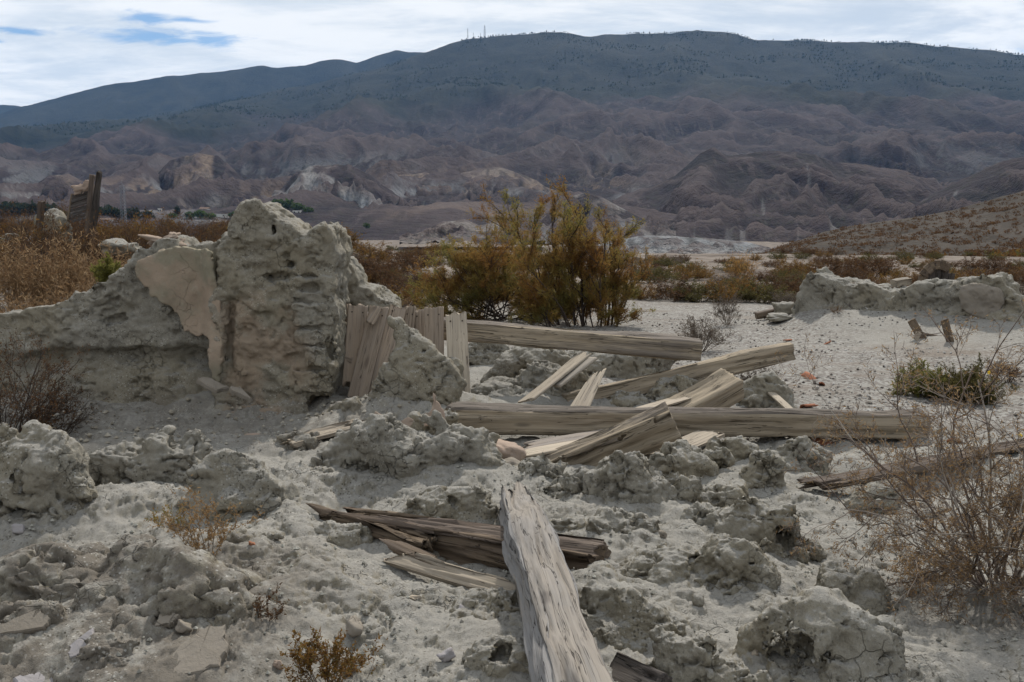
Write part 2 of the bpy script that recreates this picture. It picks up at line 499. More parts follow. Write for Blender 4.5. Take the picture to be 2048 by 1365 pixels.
# ------------------------------------------------------------------ the adobe lumps: (px, base row, top row, width, depth/width, q, label, options), sizes as seen in photo pixels
# q: 1.3 = cone, 2 = dome, 4 = block
LUMPS = [
 (105, 1075, 882, 165, 0.75, 3.2, "tall weathered adobe stump with dark hollows, beside the lower left scrub", dict(cav=[(45, 960, .05), (35, 1030, .045), (92, 1035, .03), (60, 915, .03)], flare=.5)),
 (300, 1012, 905, 205, 0.5, 4.0, "blocky adobe remnant with flat cracked face, right of the tall hollow stump", dict(cav=[(262, 1005, .03)])),
 (330, 1060, 1006, 150, 0.6, 2.0, "small rounded adobe hump below the blocky cracked remnant", {}),
 (512, 1065, 922, 205, 0.75, 1.5, "pointed cracked adobe mound sloping down to the right, left of the decayed log", dict(flare=.2, peak=-.22)),
 (640, 1010, 948, 150, 0.5, 2.2, "low yellowish adobe ridge behind the pointed cracked mound", {}),
 (735, 998, 882, 270, 0.42, 3.4, "long upright adobe wall stub with pitted face, in front of the column lump", dict(cav=[(722, 940, .035), (700, 950, .03), (826, 925, .025)], peak=.25, rag=1.5)),
 (868, 900, 800, 70, 0.6, 2.0, "ragged adobe spur carrying pink plaster at the end of the long wall stub", dict(rag=1.6)),
 (925, 985, 862, 135, 0.7, 2.4, "lumpy adobe shoulder joined to the right end of the wall stub", {}),
 (500, 1150, 1078, 120, 0.7, 2.3, "cracked grey adobe hump under the thin twiggy plant", {}),
 (697, 1108, 1056, 118, 0.8, 2.0, "small grey dome of adobe with one dark hole, left of the decayed log", dict(cav=[(678, 1108, .02)])),
 (625, 1225, 1150, 200, 0.8, 1.8, "low striped mound of washed adobe left of the pale splinter", {}),
 (380, 1300, 1120, 330, 0.8, 1.7, "broad washed slope of grey adobe behind the big tan slab", dict(peak=-.15, flare=.4)),
 (170, 1255, 1105, 330, 0.8, 1.5, "wide shady apron of crumbled adobe below the tall hollow stump", dict(peak=-.2, flare=.5)),
 (60, 1330, 1225, 210, 0.7, 2.0, "dark crumbly adobe heap at the bottom left corner", {}),
 (215, 1375, 1285, 190, 0.6, 1.7, "low crumbled adobe bank beside the pale lilac shards", {}),
 (905, 1062, 992, 170, 0.6, 2.4, "straw filled adobe lump behind the decayed log", dict(cav=[(870, 1020, .025), (905, 1000, .02)])),
 (855, 1062, 1005, 90, 0.7, 1.8, "little rounded adobe knob at the left of the straw filled lump", {}),
 (835, 850, 655, 145, 0.65, 1.8, "leaning adobe column lump in front of the standing planks", dict(rag=1.2, peak=-.05, cav=[(838, 710, .05)], flare=.25)),
 (885, 832, 748, 92, 0.7, 2.4, "lower adobe shoulder at the foot of the pale single plank", dict(rag=1.2)),
 (775, 852, 775, 70, 0.7, 2.0, "sloping adobe foot left of the leaning column lump", {}),
 (965, 748, 690, 95, 0.7, 2.3, "shaded adobe clod behind the pale single plank", dict(cav=[(945, 735, .06)])),
 (1060, 780, 692, 150, 0.7, 2.3, "big knobbly adobe clod beneath the long upper beam", dict(rag=1.3)),
 (1105, 806, 738, 140, 0.7, 2.0, "rounded adobe clod under the pale leaning board", {}),
 (1000, 812, 770, 130, 0.7, 1.7, "flat heap of adobe crumbs left of the pale leaning board", {}),
 (1230, 765, 705, 200, 0.5, 3.0, "cracked adobe bank in the shade of the long upper beam", dict(rag=1.2)),
 (1258, 818, 790, 75, 0.8, 2.2, "little adobe lump between the crossing beams", {}),
 (1345, 812, 762, 120, 0.7, 2.2, "adobe lump wedged behind the short upright beam end", {}),
 (1520, 822, 762, 100, 0.7, 1.7, "adobe lump at the right of the short upright beam end", {}),
 (1078, 990, 922, 92, 0.8, 2.6, "crazed adobe nub in front of the splintered boards", dict(rag=1.2)),
 (1142, 1018, 946, 105, 0.8, 2.2, "adobe nub with a dark pit, just above the splintered post end", dict(cav=[(1110, 1005, .035)])),
 (1245, 1045, 935, 165, 0.7, 2.0, "straw flecked adobe hump in front of the tilted beam", dict(cav=[(1305, 1000, .04), (1270, 1035, .03)], peak=.1, rag=1.3)),
 (1398, 978, 892, 150, 0.6, 1.5, "wedge shaped adobe fin sloping down to the right, below the long front beam", dict(peak=-.25)),
 (1345, 1042, 966, 90, 0.8, 2.6, "upright cracked adobe nub between the straw flecked hump and a cleft one", {}),
 (1440, 1035, 972, 120, 0.8, 2.2, "cleft adobe hump with a black slot in its face", dict(cav=[(1436, 1000, .028), (1442, 1018, .028)])),
 (1522, 998, 908, 68, 0.9, 2.0, "slender adobe pinnacle standing right of the cleft hump", dict(flare=.35)),
 (1585, 955, 885, 110, 0.7, 2.0, "pale adobe lump under the right part of the long front beam", {}),
 (1470, 930, 878, 120, 0.6, 2.0, "shaded adobe bank with dry straw, under the long front beam", {}),
 (1402, 1092, 1022, 110, 0.8, 2.3, "crazed round adobe lump left of the overhanging one", {}),
 (1530, 1112, 1022, 175, 0.6, 2.4, "overhanging adobe lump with a shadowed right flank", dict(cav=[(1575, 1075, .07), (1548, 1045, .04)], peak=-.15)),
 (1262, 1118, 1042, 150, 0.7, 2.4, "long cracked adobe lump right of the post and decayed log", dict(rag=1.2)),
 (1150, 1105, 1052, 140, 0.6, 2.2, "low adobe bank behind the pale fallen post", {}),
 (1395, 1130, 1088, 130, 0.6, 1.8, "flat straw covered adobe swelling between two cracked lumps", {}),
 (1305, 1195, 1112, 170, 0.8, 2.0, "smooth rounded adobe mound in the open sand right of the decayed log end", {}),
 (1470, 1205, 1102, 150, 0.75, 2.6, "steep cracked adobe mound with a split cap, facing the open sand", dict(cav=[(1400, 1135, .025), (1500, 1125, .02)], flare=.25)),
 (1245, 1310, 1200, 190, 0.8, 2.0, "cracked adobe mound hugging the right side of the fallen post", dict(rag=1.2)),
 (1392, 1410, 1292, 165, 0.7, 2.2, "adobe mound over the dark half buried board", dict(rag=1.2)),
 (1650, 1400, 1205, 270, 0.8, 1.7, "large washed adobe mound with a dark burrow at its foot", dict(cav=[(1600, 1335, .085), (1625, 1350, .075)], peak=-.05, flare=.3)),
 (1545, 1250, 1202, 95, 0.8, 2.0, "small adobe swelling in front of the steep cracked mound", {}),
 (1700, 1215, 1148, 140, 0.8, 1.9, "grey adobe mound half under the tangled dry shrub", {}),
 (1750, 1020, 975, 85, 0.8, 2.4, "pale adobe stone under the twigs of the tangled dry shrub", {}),
 (1010, 1385, 1292, 150, 0.8, 2.4, "adobe mound with a round black hole, beside the near end of the post", dict(cav=[(1012, 1335, .045)])),
 (1000, 1255, 1195, 190, 0.7, 1.9, "low grey adobe bank in the shade of the fallen post", {}),
 (600, 905, 868, 90, 0.6, 1.7, "low crumbly adobe hump behind the grey splintered log", {}),
 (700, 860, 812, 100, 0.7, 1.8, "heap of adobe crumbs at the mouth of the dark gap in the wall", dict(rag=1.3)),
 (425, 815, 765, 130, 0.6, 1.9, "adobe heap holding two tilted slabs at the foot of the ruin wall", dict(rag=1.5, cav=[(430, 792, .05)])),
 (545, 800, 760, 110, 0.6, 1.7, "low apron of adobe along the foot of the plastered pier", {}),
 (15, 930, 862, 60, 0.8, 2.2, "small adobe stub at the left edge beneath the dark scrub", {}),
 (130, 832, 795, 90, 0.6, 2.0, "small tan adobe block lying at the left foot of the ruin wall", {}),
]


def lump_geom(L):
    px, b, t, wd, dr, q, label, op = L
    Yf = gd(b)
    mpp = Yf / FPX * 1.0
    a = wd * 0.5 * mpp
    bb = a * dr
    Yc = Yf + bb * 0.8
    x = ray(px, b)[0] * Yc
    h = CAM_H + row_slope(t) * Yc
    return x, Yc, a * 1.13, bb * 1.10, max(h * ((1.04 if L[0] > 1030 and 5.5 < Yc < 7 else 1.16) if h < .35 else 1.0) + 0.005, 0.06)


LG = [lump_geom(L) for L in LUMPS]
WALL_Y = 8.55


def gh(x, y):
    """height of the ground"""
    x = np.asarray(x, float); y = np.asarray(y, float)
    r = np.hypot(x, y)
    z = 0.05 * fbm2(x * 0.35 + 3, y * 0.35, 4)
    near = sstep(r, 11, 7.5)
    z = z + near * 0.062 * fbm2(x * 1.6, y * 1.6 + 7, 4, 0.45) + near * 0.035 * np.clip(fbm2(x * 2.4 + 11, y * 2.4, 4) - .05, 0, 1) * sstep(x + .25 * (y - 7), 2.2, 1.2) + near * 0.009 * fbm2(x * 7, y * 7, 3)
    z = z + (1 - near) * 0.02 * fbm2(x * 1.1, y * 1.1, 4)
    # the flat behind: the scrub plain falls away, a bank rises on the left
    z = z - 1.3 * sstep(r, 26, 80) - 14.5 * sstep(r, 75, 340) + 0.25 * sstep(r, 16, 40) * sstep(x, 6, -2)
    z = z + (0.55 * sstep(x + .12 * (y - 9), -2.2, -3.8) * sstep(y, 9.0, 10.4) + 0.35 * sstep(x, -3.2, -7.0) * sstep(y, 10.5, 14)) * sstep(r, 80, 40)
    for (lx, ly, a, b, h) in LG:
        d2 = ((x - lx) / (a * 1.68)) ** 2 + ((y - ly) / (b * 1.95 + .08)) ** 2
        z = z + 0.24 * h * np.exp(-d2 * 0.9)
    # apron washed from the ruin wall, and from the wall stub on the right
    d = np.maximum(0, WALL_Y - y); inx = sstep(x, -0.9, -1.7) * sstep(y, 9.3, 8.9)
    z = z + inx * 0.15 * np.exp(-(d / 0.42) ** 1.5) * (1 + .4 * fbm2(x * 2, y * 2, 3))
    t = np.clip((x - 4.4) / 3.2, 0, 1)
    yr = 15.6 - 2.0 * t
    z = z + 0.36 * np.exp(-np.abs((y - yr) / 0.95) ** 1.6) * sstep(x, 4.0, 4.9) * sstep(x, 9.5, 7.6)
    return z


# ------------------------------------------------------------------ earth materials
def earth_colour(g, pos, nz, dusty=1.0):
    nb = g.noise(pos, 1.1, 4, 0.6)
    nm = g.noise(pos, 7.0, 6, 0.65)
    nf = g.noise(pos, 55.0, 4, 0.7)
    c = g.mix(g.step(nb, 0.38, 0.62), (0.220, 0.193, 0.142), (0.227, 0.209, 0.172))
    c = g.mix(g.math('MULTIPLY', g.step(nm, 0.56, 0.70), 0.5), c, (0.146, 0.123, 0.088))
    c = g.mix(g.math('MULTIPLY', g.step(nm, 0.45, 0.30), 0.45), c, (0.259, 0.242, 0.211))
    dust = g.math('MULTIPLY', g.step(g.math('ADD', nz, g.math('MULTIPLY', g.math('SUBTRACT', nm, 0.5), 0.5)), 0.55, 0.98), dusty)
    c = g.mix(dust, c, (0.255, 0.242, 0.217))
    c = g.mix(g.math('MULTIPLY', g.step(nf, 0.50, 0.72), 0.45), c, (0.117, 0.103, 0.081))
    c = g.mix(g.math('MULTIPLY', g.step(nf, 0.46, 0.30), 0.35), c, (0.301, 0.288, 0.259))
    # brown soil washed out at the near left; before the big ruin wall, soil with the wall's shade painted in
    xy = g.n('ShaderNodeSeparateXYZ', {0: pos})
    soil_shade = g.math('MULTIPLY', g.step(xy.outputs[0], -0.45, -1.2), g.step(xy.outputs[1], 5.0, 4.1))
    wall_soil_shade = g.math('MULTIPLY', g.math('MULTIPLY', g.step(xy.outputs[0], -0.5, -1.3), g.step(xy.outputs[1], 6.6, 7.2)), g.step(xy.outputs[2], 0.35, 0.1))
    soil_shade = g.math('MULTIPLY', g.math('ADD', soil_shade, g.math('MULTIPLY', wall_soil_shade, 0.6)), g.step(nm, 0.36, 0.56), clamp=True)
    c = g.mix(g.math('MULTIPLY', soil_shade, 0.85), c, (0.128, 0.110, 0.090))
    gv = g.n('ShaderNodeTexVoronoi', {'Vector': pos, 'Scale': 75.0})
    gr_ = g.n('ShaderNodeSeparateColor', {0: gv.outputs['Color']}).outputs[0]
    grain = g.math('MULTIPLY', g.step(gv.outputs['Distance'], 0.55, 0.25), g.step(g.noise(pos, 4.0, 4, 0.6), 0.40, 0.62))
    c = g.mix(g.math('MULTIPLY', grain, g.step(gr_, 0.72, 0.90)), c, (0.071, 0.063, 0.049))
    c = g.mix(g.math('MULTIPLY', g.math('MULTIPLY', grain, g.step(gr_, 0.28, 0.10)), 0.8), c, (0.377, 0.361, 0.328))
    n4 = g.noise(pos, 150.0, 3, 0.75)
    c = g.mix(g.math('MULTIPLY', g.step(n4, 0.50, 0.70), 0.42), c, (0.113, 0.100, 0.080))
    return c, nm, nf


def crack_height(g, pos, scale, width, mask):
    wv = g.n('ShaderNodeTexNoise', {'Vector': pos, 'Scale': scale * 0.8, 'Detail': 3.0}).outputs['Color']
    wv = g.vmath('SCALE', g.vmath('SUBTRACT', wv, (0.5, 0.5, 0.5)))
    wv.node.inputs['Scale'].default_value = 1.1 / scale
    p = g.vmath('ADD', pos, wv)
    d = g.n('ShaderNodeTexVoronoi', {'Vector': p, 'Scale': scale}, feature='DISTANCE_TO_EDGE').outputs['Distance']
    return g.math('MULTIPLY', g.step(d, width, 0.0), mask)


def earth_material(name, dusty=1.0, cracks=1.0, tint=None):
    m, g = material(name, 0.95, 0.08)
    geo = g.n('ShaderNodeNewGeometry')
    pos = geo.outputs['Position']
    nz = g.n('ShaderNodeSeparateXYZ', {0: geo.outputs['Normal']}).outputs[2]
    c, nm, nf = earth_colour(g, pos, nz, dusty)
    if tint: c = tint(g, pos, c)
    ck = crack_height(g, pos, 11.0, 0.035, g.math('MULTIPLY', g.step(g.noise(pos, 2.3, 3), 0.55, 0.68), cracks))
    ck2 = crack_height(g, pos, 26.0, 0.045, g.math('MULTIPLY', g.step(g.noise(pos, 3.1, 3), 0.50, 0.66), 0.5 * cracks))
    straw = g.noise(g.scaled(pos, (140.0, 30.0, 30.0)), 1.0, 2, 0.6)
    h = g.math('ADD', g.math('MULTIPLY', nm, 0.010), g.math('MULTIPLY', nf, 0.0060))
    h = g.math('ADD', h, g.math('MULTIPLY', g.noise(pos, 150.0, 3, 0.75), 0.0055))
    h = g.math('ADD', h, g.math('MULTIPLY', straw, 0.0015))
    h = g.math('SUBTRACT', h, g.math('MULTIPLY', ck, 0.030))
    h = g.math('SUBTRACT', h, g.math('MULTIPLY', ck2, 0.012))
    b = g.n('ShaderNodeBump', {'Height': h, 'Strength': 0.9, 'Distance': 1.0}).outputs[0]
    put(g, c, b)
    return m


def ground_tint(g, pos, c):
    gr = g.n('ShaderNodeAttribute', attribute_name='gravel').outputs['Fac']
    far = g.n('ShaderNodeAttribute', attribute_name='scrub').outputs['Fac']
    v = g.n('ShaderNodeTexVoronoi', {'Vector': pos, 'Scale': 34.0})
    r = g.n('ShaderNodeSeparateColor', {0: v.outputs['Color']}).outputs[0]
    peb = g.mix(g.step(r, 0.30, 0.8), (0.125, 0.11, 0.095), (0.27, 0.26, 0.24))
    peb = g.mix(g.step(r, 0.22, 0.12), peb, (0.15, 0.13, 0.12))
    patch = g.step(g.noise(pos, 0.9, 5, 0.65), 0.36, 0.62)
    c = g.mix(g.math('MULTIPLY', gr, g.math('ADD', 0.62, g.math('MULTIPLY', patch, 0.36))), c, peb)
    br = g.step(g.noise(g.scaled(pos, (0.35, 0.9, 1)), 1.3, 5, 0.6), 0.50, 0.68)
    c = g.mix(g.math('MULTIPLY', g.math('MULTIPLY', br, gr), 0.75), c, (0.155, 0.125, 0.10))
    dirt = g.mix(g.step(g.noise(pos, 0.22, 6, 0.7), 0.38, 0.62), (0.075, 0.057, 0.045), (0.185, 0.155, 0.13))
    return g.mix(far, c, dirt)


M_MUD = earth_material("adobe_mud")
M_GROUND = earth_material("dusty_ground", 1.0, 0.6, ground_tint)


def displace(V, N, amt=1.0, crack=1.0, strata=1.0, cs=1.0, blocks=1.0):
    """real relief of weathered adobe on a vertex cloud"""
    V32 = V.astype(np.float32)
    wx = np.stack([vol(FBM, V32 * 0.9 + k) for k in (0.0, 0.37, 0.71)], 1)
    wf = np.stack([vol(FBM2, V32 * 3.7 + k) for k in (0.1, 0.5, 0.8)], 1)
    d = 0.0035 * vol(FBM2, V32 * 1.3 + 0.2) + 0.0022 * vol(FBM2, V32 * 4.1)
    d = d - 0.010 * crack * sstep(vol(FBM2, V32 * 3.3 + 0.6), 1.25, 2.2)
    rag = sstep(vol(FBM, V32 * 0.6 + 0.8), -1.1, 0.9)
    # broken clods: every cell of a warped cell pattern is shifted in or out, so the faces step and break; cracks run along some of the breaks
    for size, sh, wdt, dep, s0, th in ((0.17 * cs, 0.022, 0.0125, 0.055, 0.0, -0.55), (0.085 * cs, 0.011, 0.0065, 0.030, 0.43, 0.15), (0.040 * cs, 0.0095, 0.0045, 0.012, 0.71, 0.9), (0.022 * cs, 0.0065, 0.004, 0.0, 0.29, 0.0)):
        p = (V32 * np.array((1, 1, 1.35), np.float32) + wx * 0.026 * cs + wf * 0.007) / (size * 7) + s0
        r = vol(CELLR, p) - 0.5
        d = d + blocks * sh * r * (0.35 + 0.65 * rag)
        if dep:
            e = vol(CELLS, p) * size
            m0 = vol(FBM, V32 * 0.8 + 0.5 + s0)
            mk = sstep(m0, th, th + 1.0) * (0.15 + 0.85 * sstep(vol(FBM2, V32 * 1.9 + s0), -0.7, 0.7))
            ww = wdt * (0.45 + 0.9 * mk)
            d = d - crack * dep * mk * np.exp(-(e / ww) ** 2)
    steep = 1 - np.clip(np.abs(N[:, 2]), 0, 1)
    st = np.sin((V[:, 2] * 34 + 2.2 * wx[:, 0])) * 0.5 + np.sin(V[:, 2] * 71 + 3 * wx[:, 1]) * 0.3
    d = d + strata * 0.007 * steep * st * sstep(wx[:, 2], -0.6, 0.8)
    return V + N * (d * amt)[:, None]


# ------------------------------------------------------------------ surface extraction from signed-distance volumes
_EDGES = [((0, 0, 0), (1, 0, 0)), ((0, 1, 0), (1, 1, 0)), ((0, 0, 1), (1, 0, 1)), ((0, 1, 1), (1, 1, 1)),
          ((0, 0, 0), (0, 1, 0)), ((1, 0, 0), (1, 1, 0)), ((0, 0, 1), (0, 1, 1)), ((1, 0, 1), (1, 1, 1)),
          ((0, 0, 0), (0, 0, 1)), ((1, 0, 0), (1, 0, 1)), ((0, 1, 0), (0, 1, 1)), ((1, 1, 0), (1, 1, 1))]


def surface(F, h, o):
    F = np.pad(F, 1, constant_values=h); o = np.asarray(o) - h
    s = F < 0
    c = np.zeros(tuple(n - 1 for n in F.shape), np.int8)
    for a in (0, 1):
        for b in (0, 1):
            for d in (0, 1):
                c += s[a:F.shape[0] - 1 + a, b:F.shape[1] - 1 + b, d:F.shape[2] - 1 + d]
    act = (c > 0) & (c < 8)
    idx = np.full(act.shape, -1, np.int32); n = int(act.sum()); idx[act] = np.arange(n)
    I = np.argwhere(act)
    acc = np.zeros((n, 3)); cnt = np.zeros(n)
    for e0, e1 in _EDGES:
        f0 = F[I[:, 0] + e0[0], I[:, 1] + e0[1], I[:, 2] + e0[2]]; f1 = F[I[:, 0] + e1[0], I[:, 1] + e1[1], I[:, 2] + e1[2]]
        m = (f0 < 0) != (f1 < 0)
        t = np.where(m, f0 / np.where(m, f0 - f1, 1), 0)
        for k in range(3):
            acc[:, k] += m * (e0[k] + t * (e1[k] - e0[k]))
        cnt += m
    V = o + h * (I + acc / cnt[:, None])
    Q = []
    for ax in range(3):
        u, v = (ax + 1) % 3, (ax + 2) % 3
        sl0 = [slice(None)] * 3; sl1 = [slice(None)] * 3
        sl0[ax] = slice(0, -1); sl1[ax] = slice(1, None)
        A, B = s[tuple(sl0)], s[tuple(sl1)]
        g = np.argwhere(A != B)
        fwd = A[g[:, 0], g[:, 1], g[:, 2]]
        def cell(du, dv):
            q = g.copy(); q[:, u] += du; q[:, v] += dv
            return idx[q[:, 0], q[:, 1], q[:, 2]]
        quad = np.stack([cell(-1, -1), cell(0, -1), cell(0, 0), cell(-1, 0)], 1)
        quad[~fwd] = quad[~fwd][:, ::-1]
        Q.append(quad)
    return V, np.concatenate(Q)


def sdf_grid(lo, hi, h):
    lo = np.asarray(lo, float); hi = np.asarray(hi, float)
    n = np.ceil((hi - lo) / h).astype(int) + 1
    ax = [lo[k] + h * np.arange(n[k]) for k in range(3)]
    return np.meshgrid(*ax, indexing='ij')


def band_noise(F, X, Y, Z, band, fn):
    """adds fn(points) to F only near the surface"""
    m = np.abs(F) < band
    p = np.stack([X[m], Y[m], Z[m]], 1)
    F[m] += fn(p)
    return F


# ------------------------------------------------------------------ the ground, one sheet from underfoot to the foot of the hills
az_in = np.radians(np.linspace(-29.5, 29.5, 620))
az_out = np.radians(np.concatenate([np.linspace(30.2, 60, 26), np.linspace(66, 180, 20)]))
AZ = np.concatenate([-az_out[::-1], az_in, az_out])
rr = [0.25, 0.8, 1.4, 1.9, 2.3, 2.6]
while rr[-1] < 11: rr.append(rr[-1] + max(0.0115, rr[-1] ** 2 / 1850))
while rr[-1] < 60: rr.append(rr[-1] * 1.04)
while rr[-1] < 1700: rr.append(rr[-1] * 1.09)
RR = np.array(rr)
A_, R_ = np.meshgrid(AZ, RR)
gx, gy = R_ * np.sin(A_), R_ * np.cos(A_)
gz = gh(gx, gy)
GV = np.stack([gx.ravel(), gy.ravel(), gz.ravel()], 1)
GQ = grid_quads(len(RR), len(AZ))[:, ::-1].copy()
GQ = grid_quads(len(RR), len(AZ))
gn = normals_of(GV, GQ)
if gn[:, 2].mean() < 0:
    GQ = GQ[:, ::-1].copy(); gn = -gn
def rubbly(x, y):
    """how broken the earth is: crumbly round the lumps, smooth where dust has settled"""
    k = np.zeros_like(x)
    for (lx, ly, a, b, h) in LG:
        d2 = ((x - lx) / (a * 1.6 + .05)) ** 2 + ((y - ly + .05) / (b * 1.8 + .1)) ** 2
        k = np.maximum(k, np.exp(-d2 * 0.8))
    k = k + 0.28 * fbm2(x * 2.2, y * 2.2 + 3, 4)
    return 0.07 + 0.85 * sstep(k, 0.32, 0.85)


nearm = (R_.ravel() < 12) & (np.abs(A_.ravel()) < 0.6)
amt = sstep(R_.ravel()[nearm], 11.5, 9.0)
GV[nearm] = GV[nearm] * (1 - amt[:, None]) + displace(GV[nearm], gn[nearm], 0.9, 0.5, 0.0, 0.8, rubbly(GV[nearm, 0], GV[nearm, 1])) * amt[:, None]
gravel = sstep(R_, 7.2, 9.0) * sstep(gx + 0.35 * (gy - 8), 0.6, 1.6)
gravel = np.clip(gravel + sstep(R_, 12, 16), 0, 1) * (1 - 0.75 * np.clip(sstep(gy, 17.5, 15.5) * sstep(gx, 4.0, 5.2) * sstep(gy, 12.0, 13.2), 0, 1))
scrub = sstep(R_ + 2.0 * fbm2(gx * 0.15, gy * 0.15, 3) + 6 * sstep(gx, -1.0, -3.0) * sstep(gy, 8.5, 10), 17, 24)
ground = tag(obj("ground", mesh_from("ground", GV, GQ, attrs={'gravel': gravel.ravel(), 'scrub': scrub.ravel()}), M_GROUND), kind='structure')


def ground_at(x, y):
    return float(gh(np.array([x]), np.array([y]))[0])


def drop_buried(V, Q, d):
    """leave off what lies deeper than d in the ground"""
    up_ = V[:, 2] > gh(V[:, 0], V[:, 1]) - d
    Q = Q[up_[Q].any(1)]
    used = np.zeros(len(V), bool); used[Q.ravel()] = True
    idx = np.cumsum(used) - 1
    return V[used], idx[Q]


# ------------------------------------------------------------------ the lumps themselves
STRAW = []
def build_lump(k):
    px, brow, trow, wd, dr, q, label, op = LUMPS[k]
    x, y, a, b, h = LG[k]
    hv = max(min(max(y * 0.0017, 0.0062), 0.0135), (a * b * h) ** (1 / 3) / 24)
    g = np.random.default_rng(100 + k)
    fl = op.get('flare', 0.12); rag = op.get('rag', 1.0)
    pad = 0.35 * a + 0.05 + fl * 0.3 * a
    zb = -0.10
    X, Y, Z = sdf_grid((-a - pad, -b - pad, zb), (a + pad, b + pad, h * 1.25 + 0.04), hv)
    off = g.random(3) * 5
    lo = np.stack([X.ravel(), Y.ravel(), Z.ravel()], 1).astype(np.float32)
    size = (a * b * h) ** (1 / 3)
    # broad warp of the whole lump
    fr = 0.16 / max(size, 0.05)
    w0 = vol(FBM, lo * fr + off[0]).reshape(X.shape); w1 = vol(FBM, lo * fr + off[1] + 0.3).reshape(X.shape)
    zz = np.clip(Z / h, 0, None)
    peak = op.get('peak', (g.random() - .5) * 0.3)
    U = (X + 0.10 * a * w0 - peak * 2 * a * zz) / (a * (1 + fl * np.exp(-zz * 5)))
    Vv = (Y + 0.10 * b * w1) / (b * (1 + fl * np.exp(-zz * 5)))
    pw = 2.6
    r = (np.abs(U) ** pw + np.abs(Vv) ** pw) ** (1 / pw)
    f = (r ** q + zz ** q) ** (1 / q) - 1
    F = f * min(a, b, h) * 0.9
    # two or three smaller lobes
    for _ in range(3):
        ang = g.random() * 6.28; s = (0.38 + 0.25 * g.random())
        c = np.array((math.cos(ang) * a * 0.62, math.sin(ang) * b * 0.62 - 0.1 * b, h * (0.15 + 0.5 * g.random())))
        rad = s * min(a, max(b, 0.6 * a)) * 0.8
        d = np.sqrt((X - c[0]) ** 2 + (Y - c[1]) ** 2 + ((Z - c[2]) * 1.15) ** 2) - rad
        kk = 0.25 * rad
        hh = np.clip(0.5 + 0.5 * (F - d) / kk, 0, 1)
        F = F * (1 - hh) + d * hh - kk * hh * (1 - hh)
    for (cx, cy, rad) in op.get('cav', []):
        sx, ss = ray(cx, cy)
        # where that sight line meets the lump
        Ys = np.linspace(y - b * 1.5, y + b, 40)
        pts = np.stack([sx * Ys - x, Ys - y, CAM_H + ss * Ys], 1)
        ii = np.clip(((pts - np.array((X[0, 0, 0], Y[0, 0, 0], Z[0, 0, 0]))) / hv).astype(int), 0, np.array(X.shape) - 1)
        inside = np.nonzero(F[ii[:, 0], ii[:, 1], ii[:, 2]] < 0)[0]
        if len(inside) == 0: continue
        c = pts[inside[0]] + np.array((0, rad * 0.35, 0))
        d = np.sqrt(((X - c[0]) * .8) ** 2 + ((Y - c[1]) * 0.6) ** 2 + (Z - c[2]) ** 2) - rad * (1 + 0.3 * w0 + 0.32 * vol(FBM2, lo * 2.2 + off[1]).reshape(X.shape))
        F = np.maximum(F, -d)
    am = min(0.055 * size, 0.014) * rag
    F = band_noise(F, X, Y, Z, 0.14, lambda p: (am * vol(FBM, p.astype(np.float32) * (0.30 / max(size, .08)) + off[2]) + 0.0030 * rag * vol(FBM2, p.astype(np.float32) * 0.75 + off[0])).astype(F.dtype))
    V, Q = surface(F, hv, (X[0, 0, 0], Y[0, 0, 0], zb))
    V += np.array((x, y, 0.0))
    N = normals_of(V, Q)
    V = displace(V, N, 1.0, 1.0, 0.8, 1.0 if y < 6.5 else 1.25)
    V, Q = drop_buried(V, Q, 0.03)
    STRAW.append((V[g.integers(0, len(V), 110)] if 4.0 < y < 8.2 and x > -2.2 else V[g.integers(0, len(V), 30)]))
    loc = np.array((x, y, 0.0))
    o = obj("adobe_mound", mesh_from("adobe_mound", V - loc, Q), M_MUD, None, loc)
    return tag(o, label, "adobe mound", "crumbled adobe mounds of the ruin")


for k in range(len(LUMPS)):
    build_lump(k)

# ------------------------------------------------------------------ ruin walls
def poly_sdf(px, pz, poly):
    poly = np.asarray(poly, float)
    d = np.full(px.shape, 1e9); inside = np.zeros(px.shape, bool)
    n = len(poly)
    for i in range(n):
        a = poly[i]; b = poly[(i + 1) % n]
        e = b - a; wx = px - a[0]; wz = pz - a[1]
        t = np.clip((wx * e[0] + wz * e[1]) / max(e @ e, 1e-12), 0, 1)
        d = np.minimum(d, np.hypot(wx - t * e[0], wz - t * e[1]))
        c = ((a[1] > pz) != (b[1] > pz)) & (px < (b[0] - a[0]) * (pz - a[1]) / (b[1] - a[1] + 1e-12) + a[0])
        inside ^= c
    return np.where(inside, -d, d)


def sight(poly, Y):
    out = []
    for (a, b) in poly:
        p = P(a, b, Y); out.append((p[0], p[2]))
    return out


def smin(a, b, k):
    h = np.clip(0.5 + 0.5 * (b - a) / k, 0, 1)
    return b * (1 - h) + a * h - k * h * (1 - h)


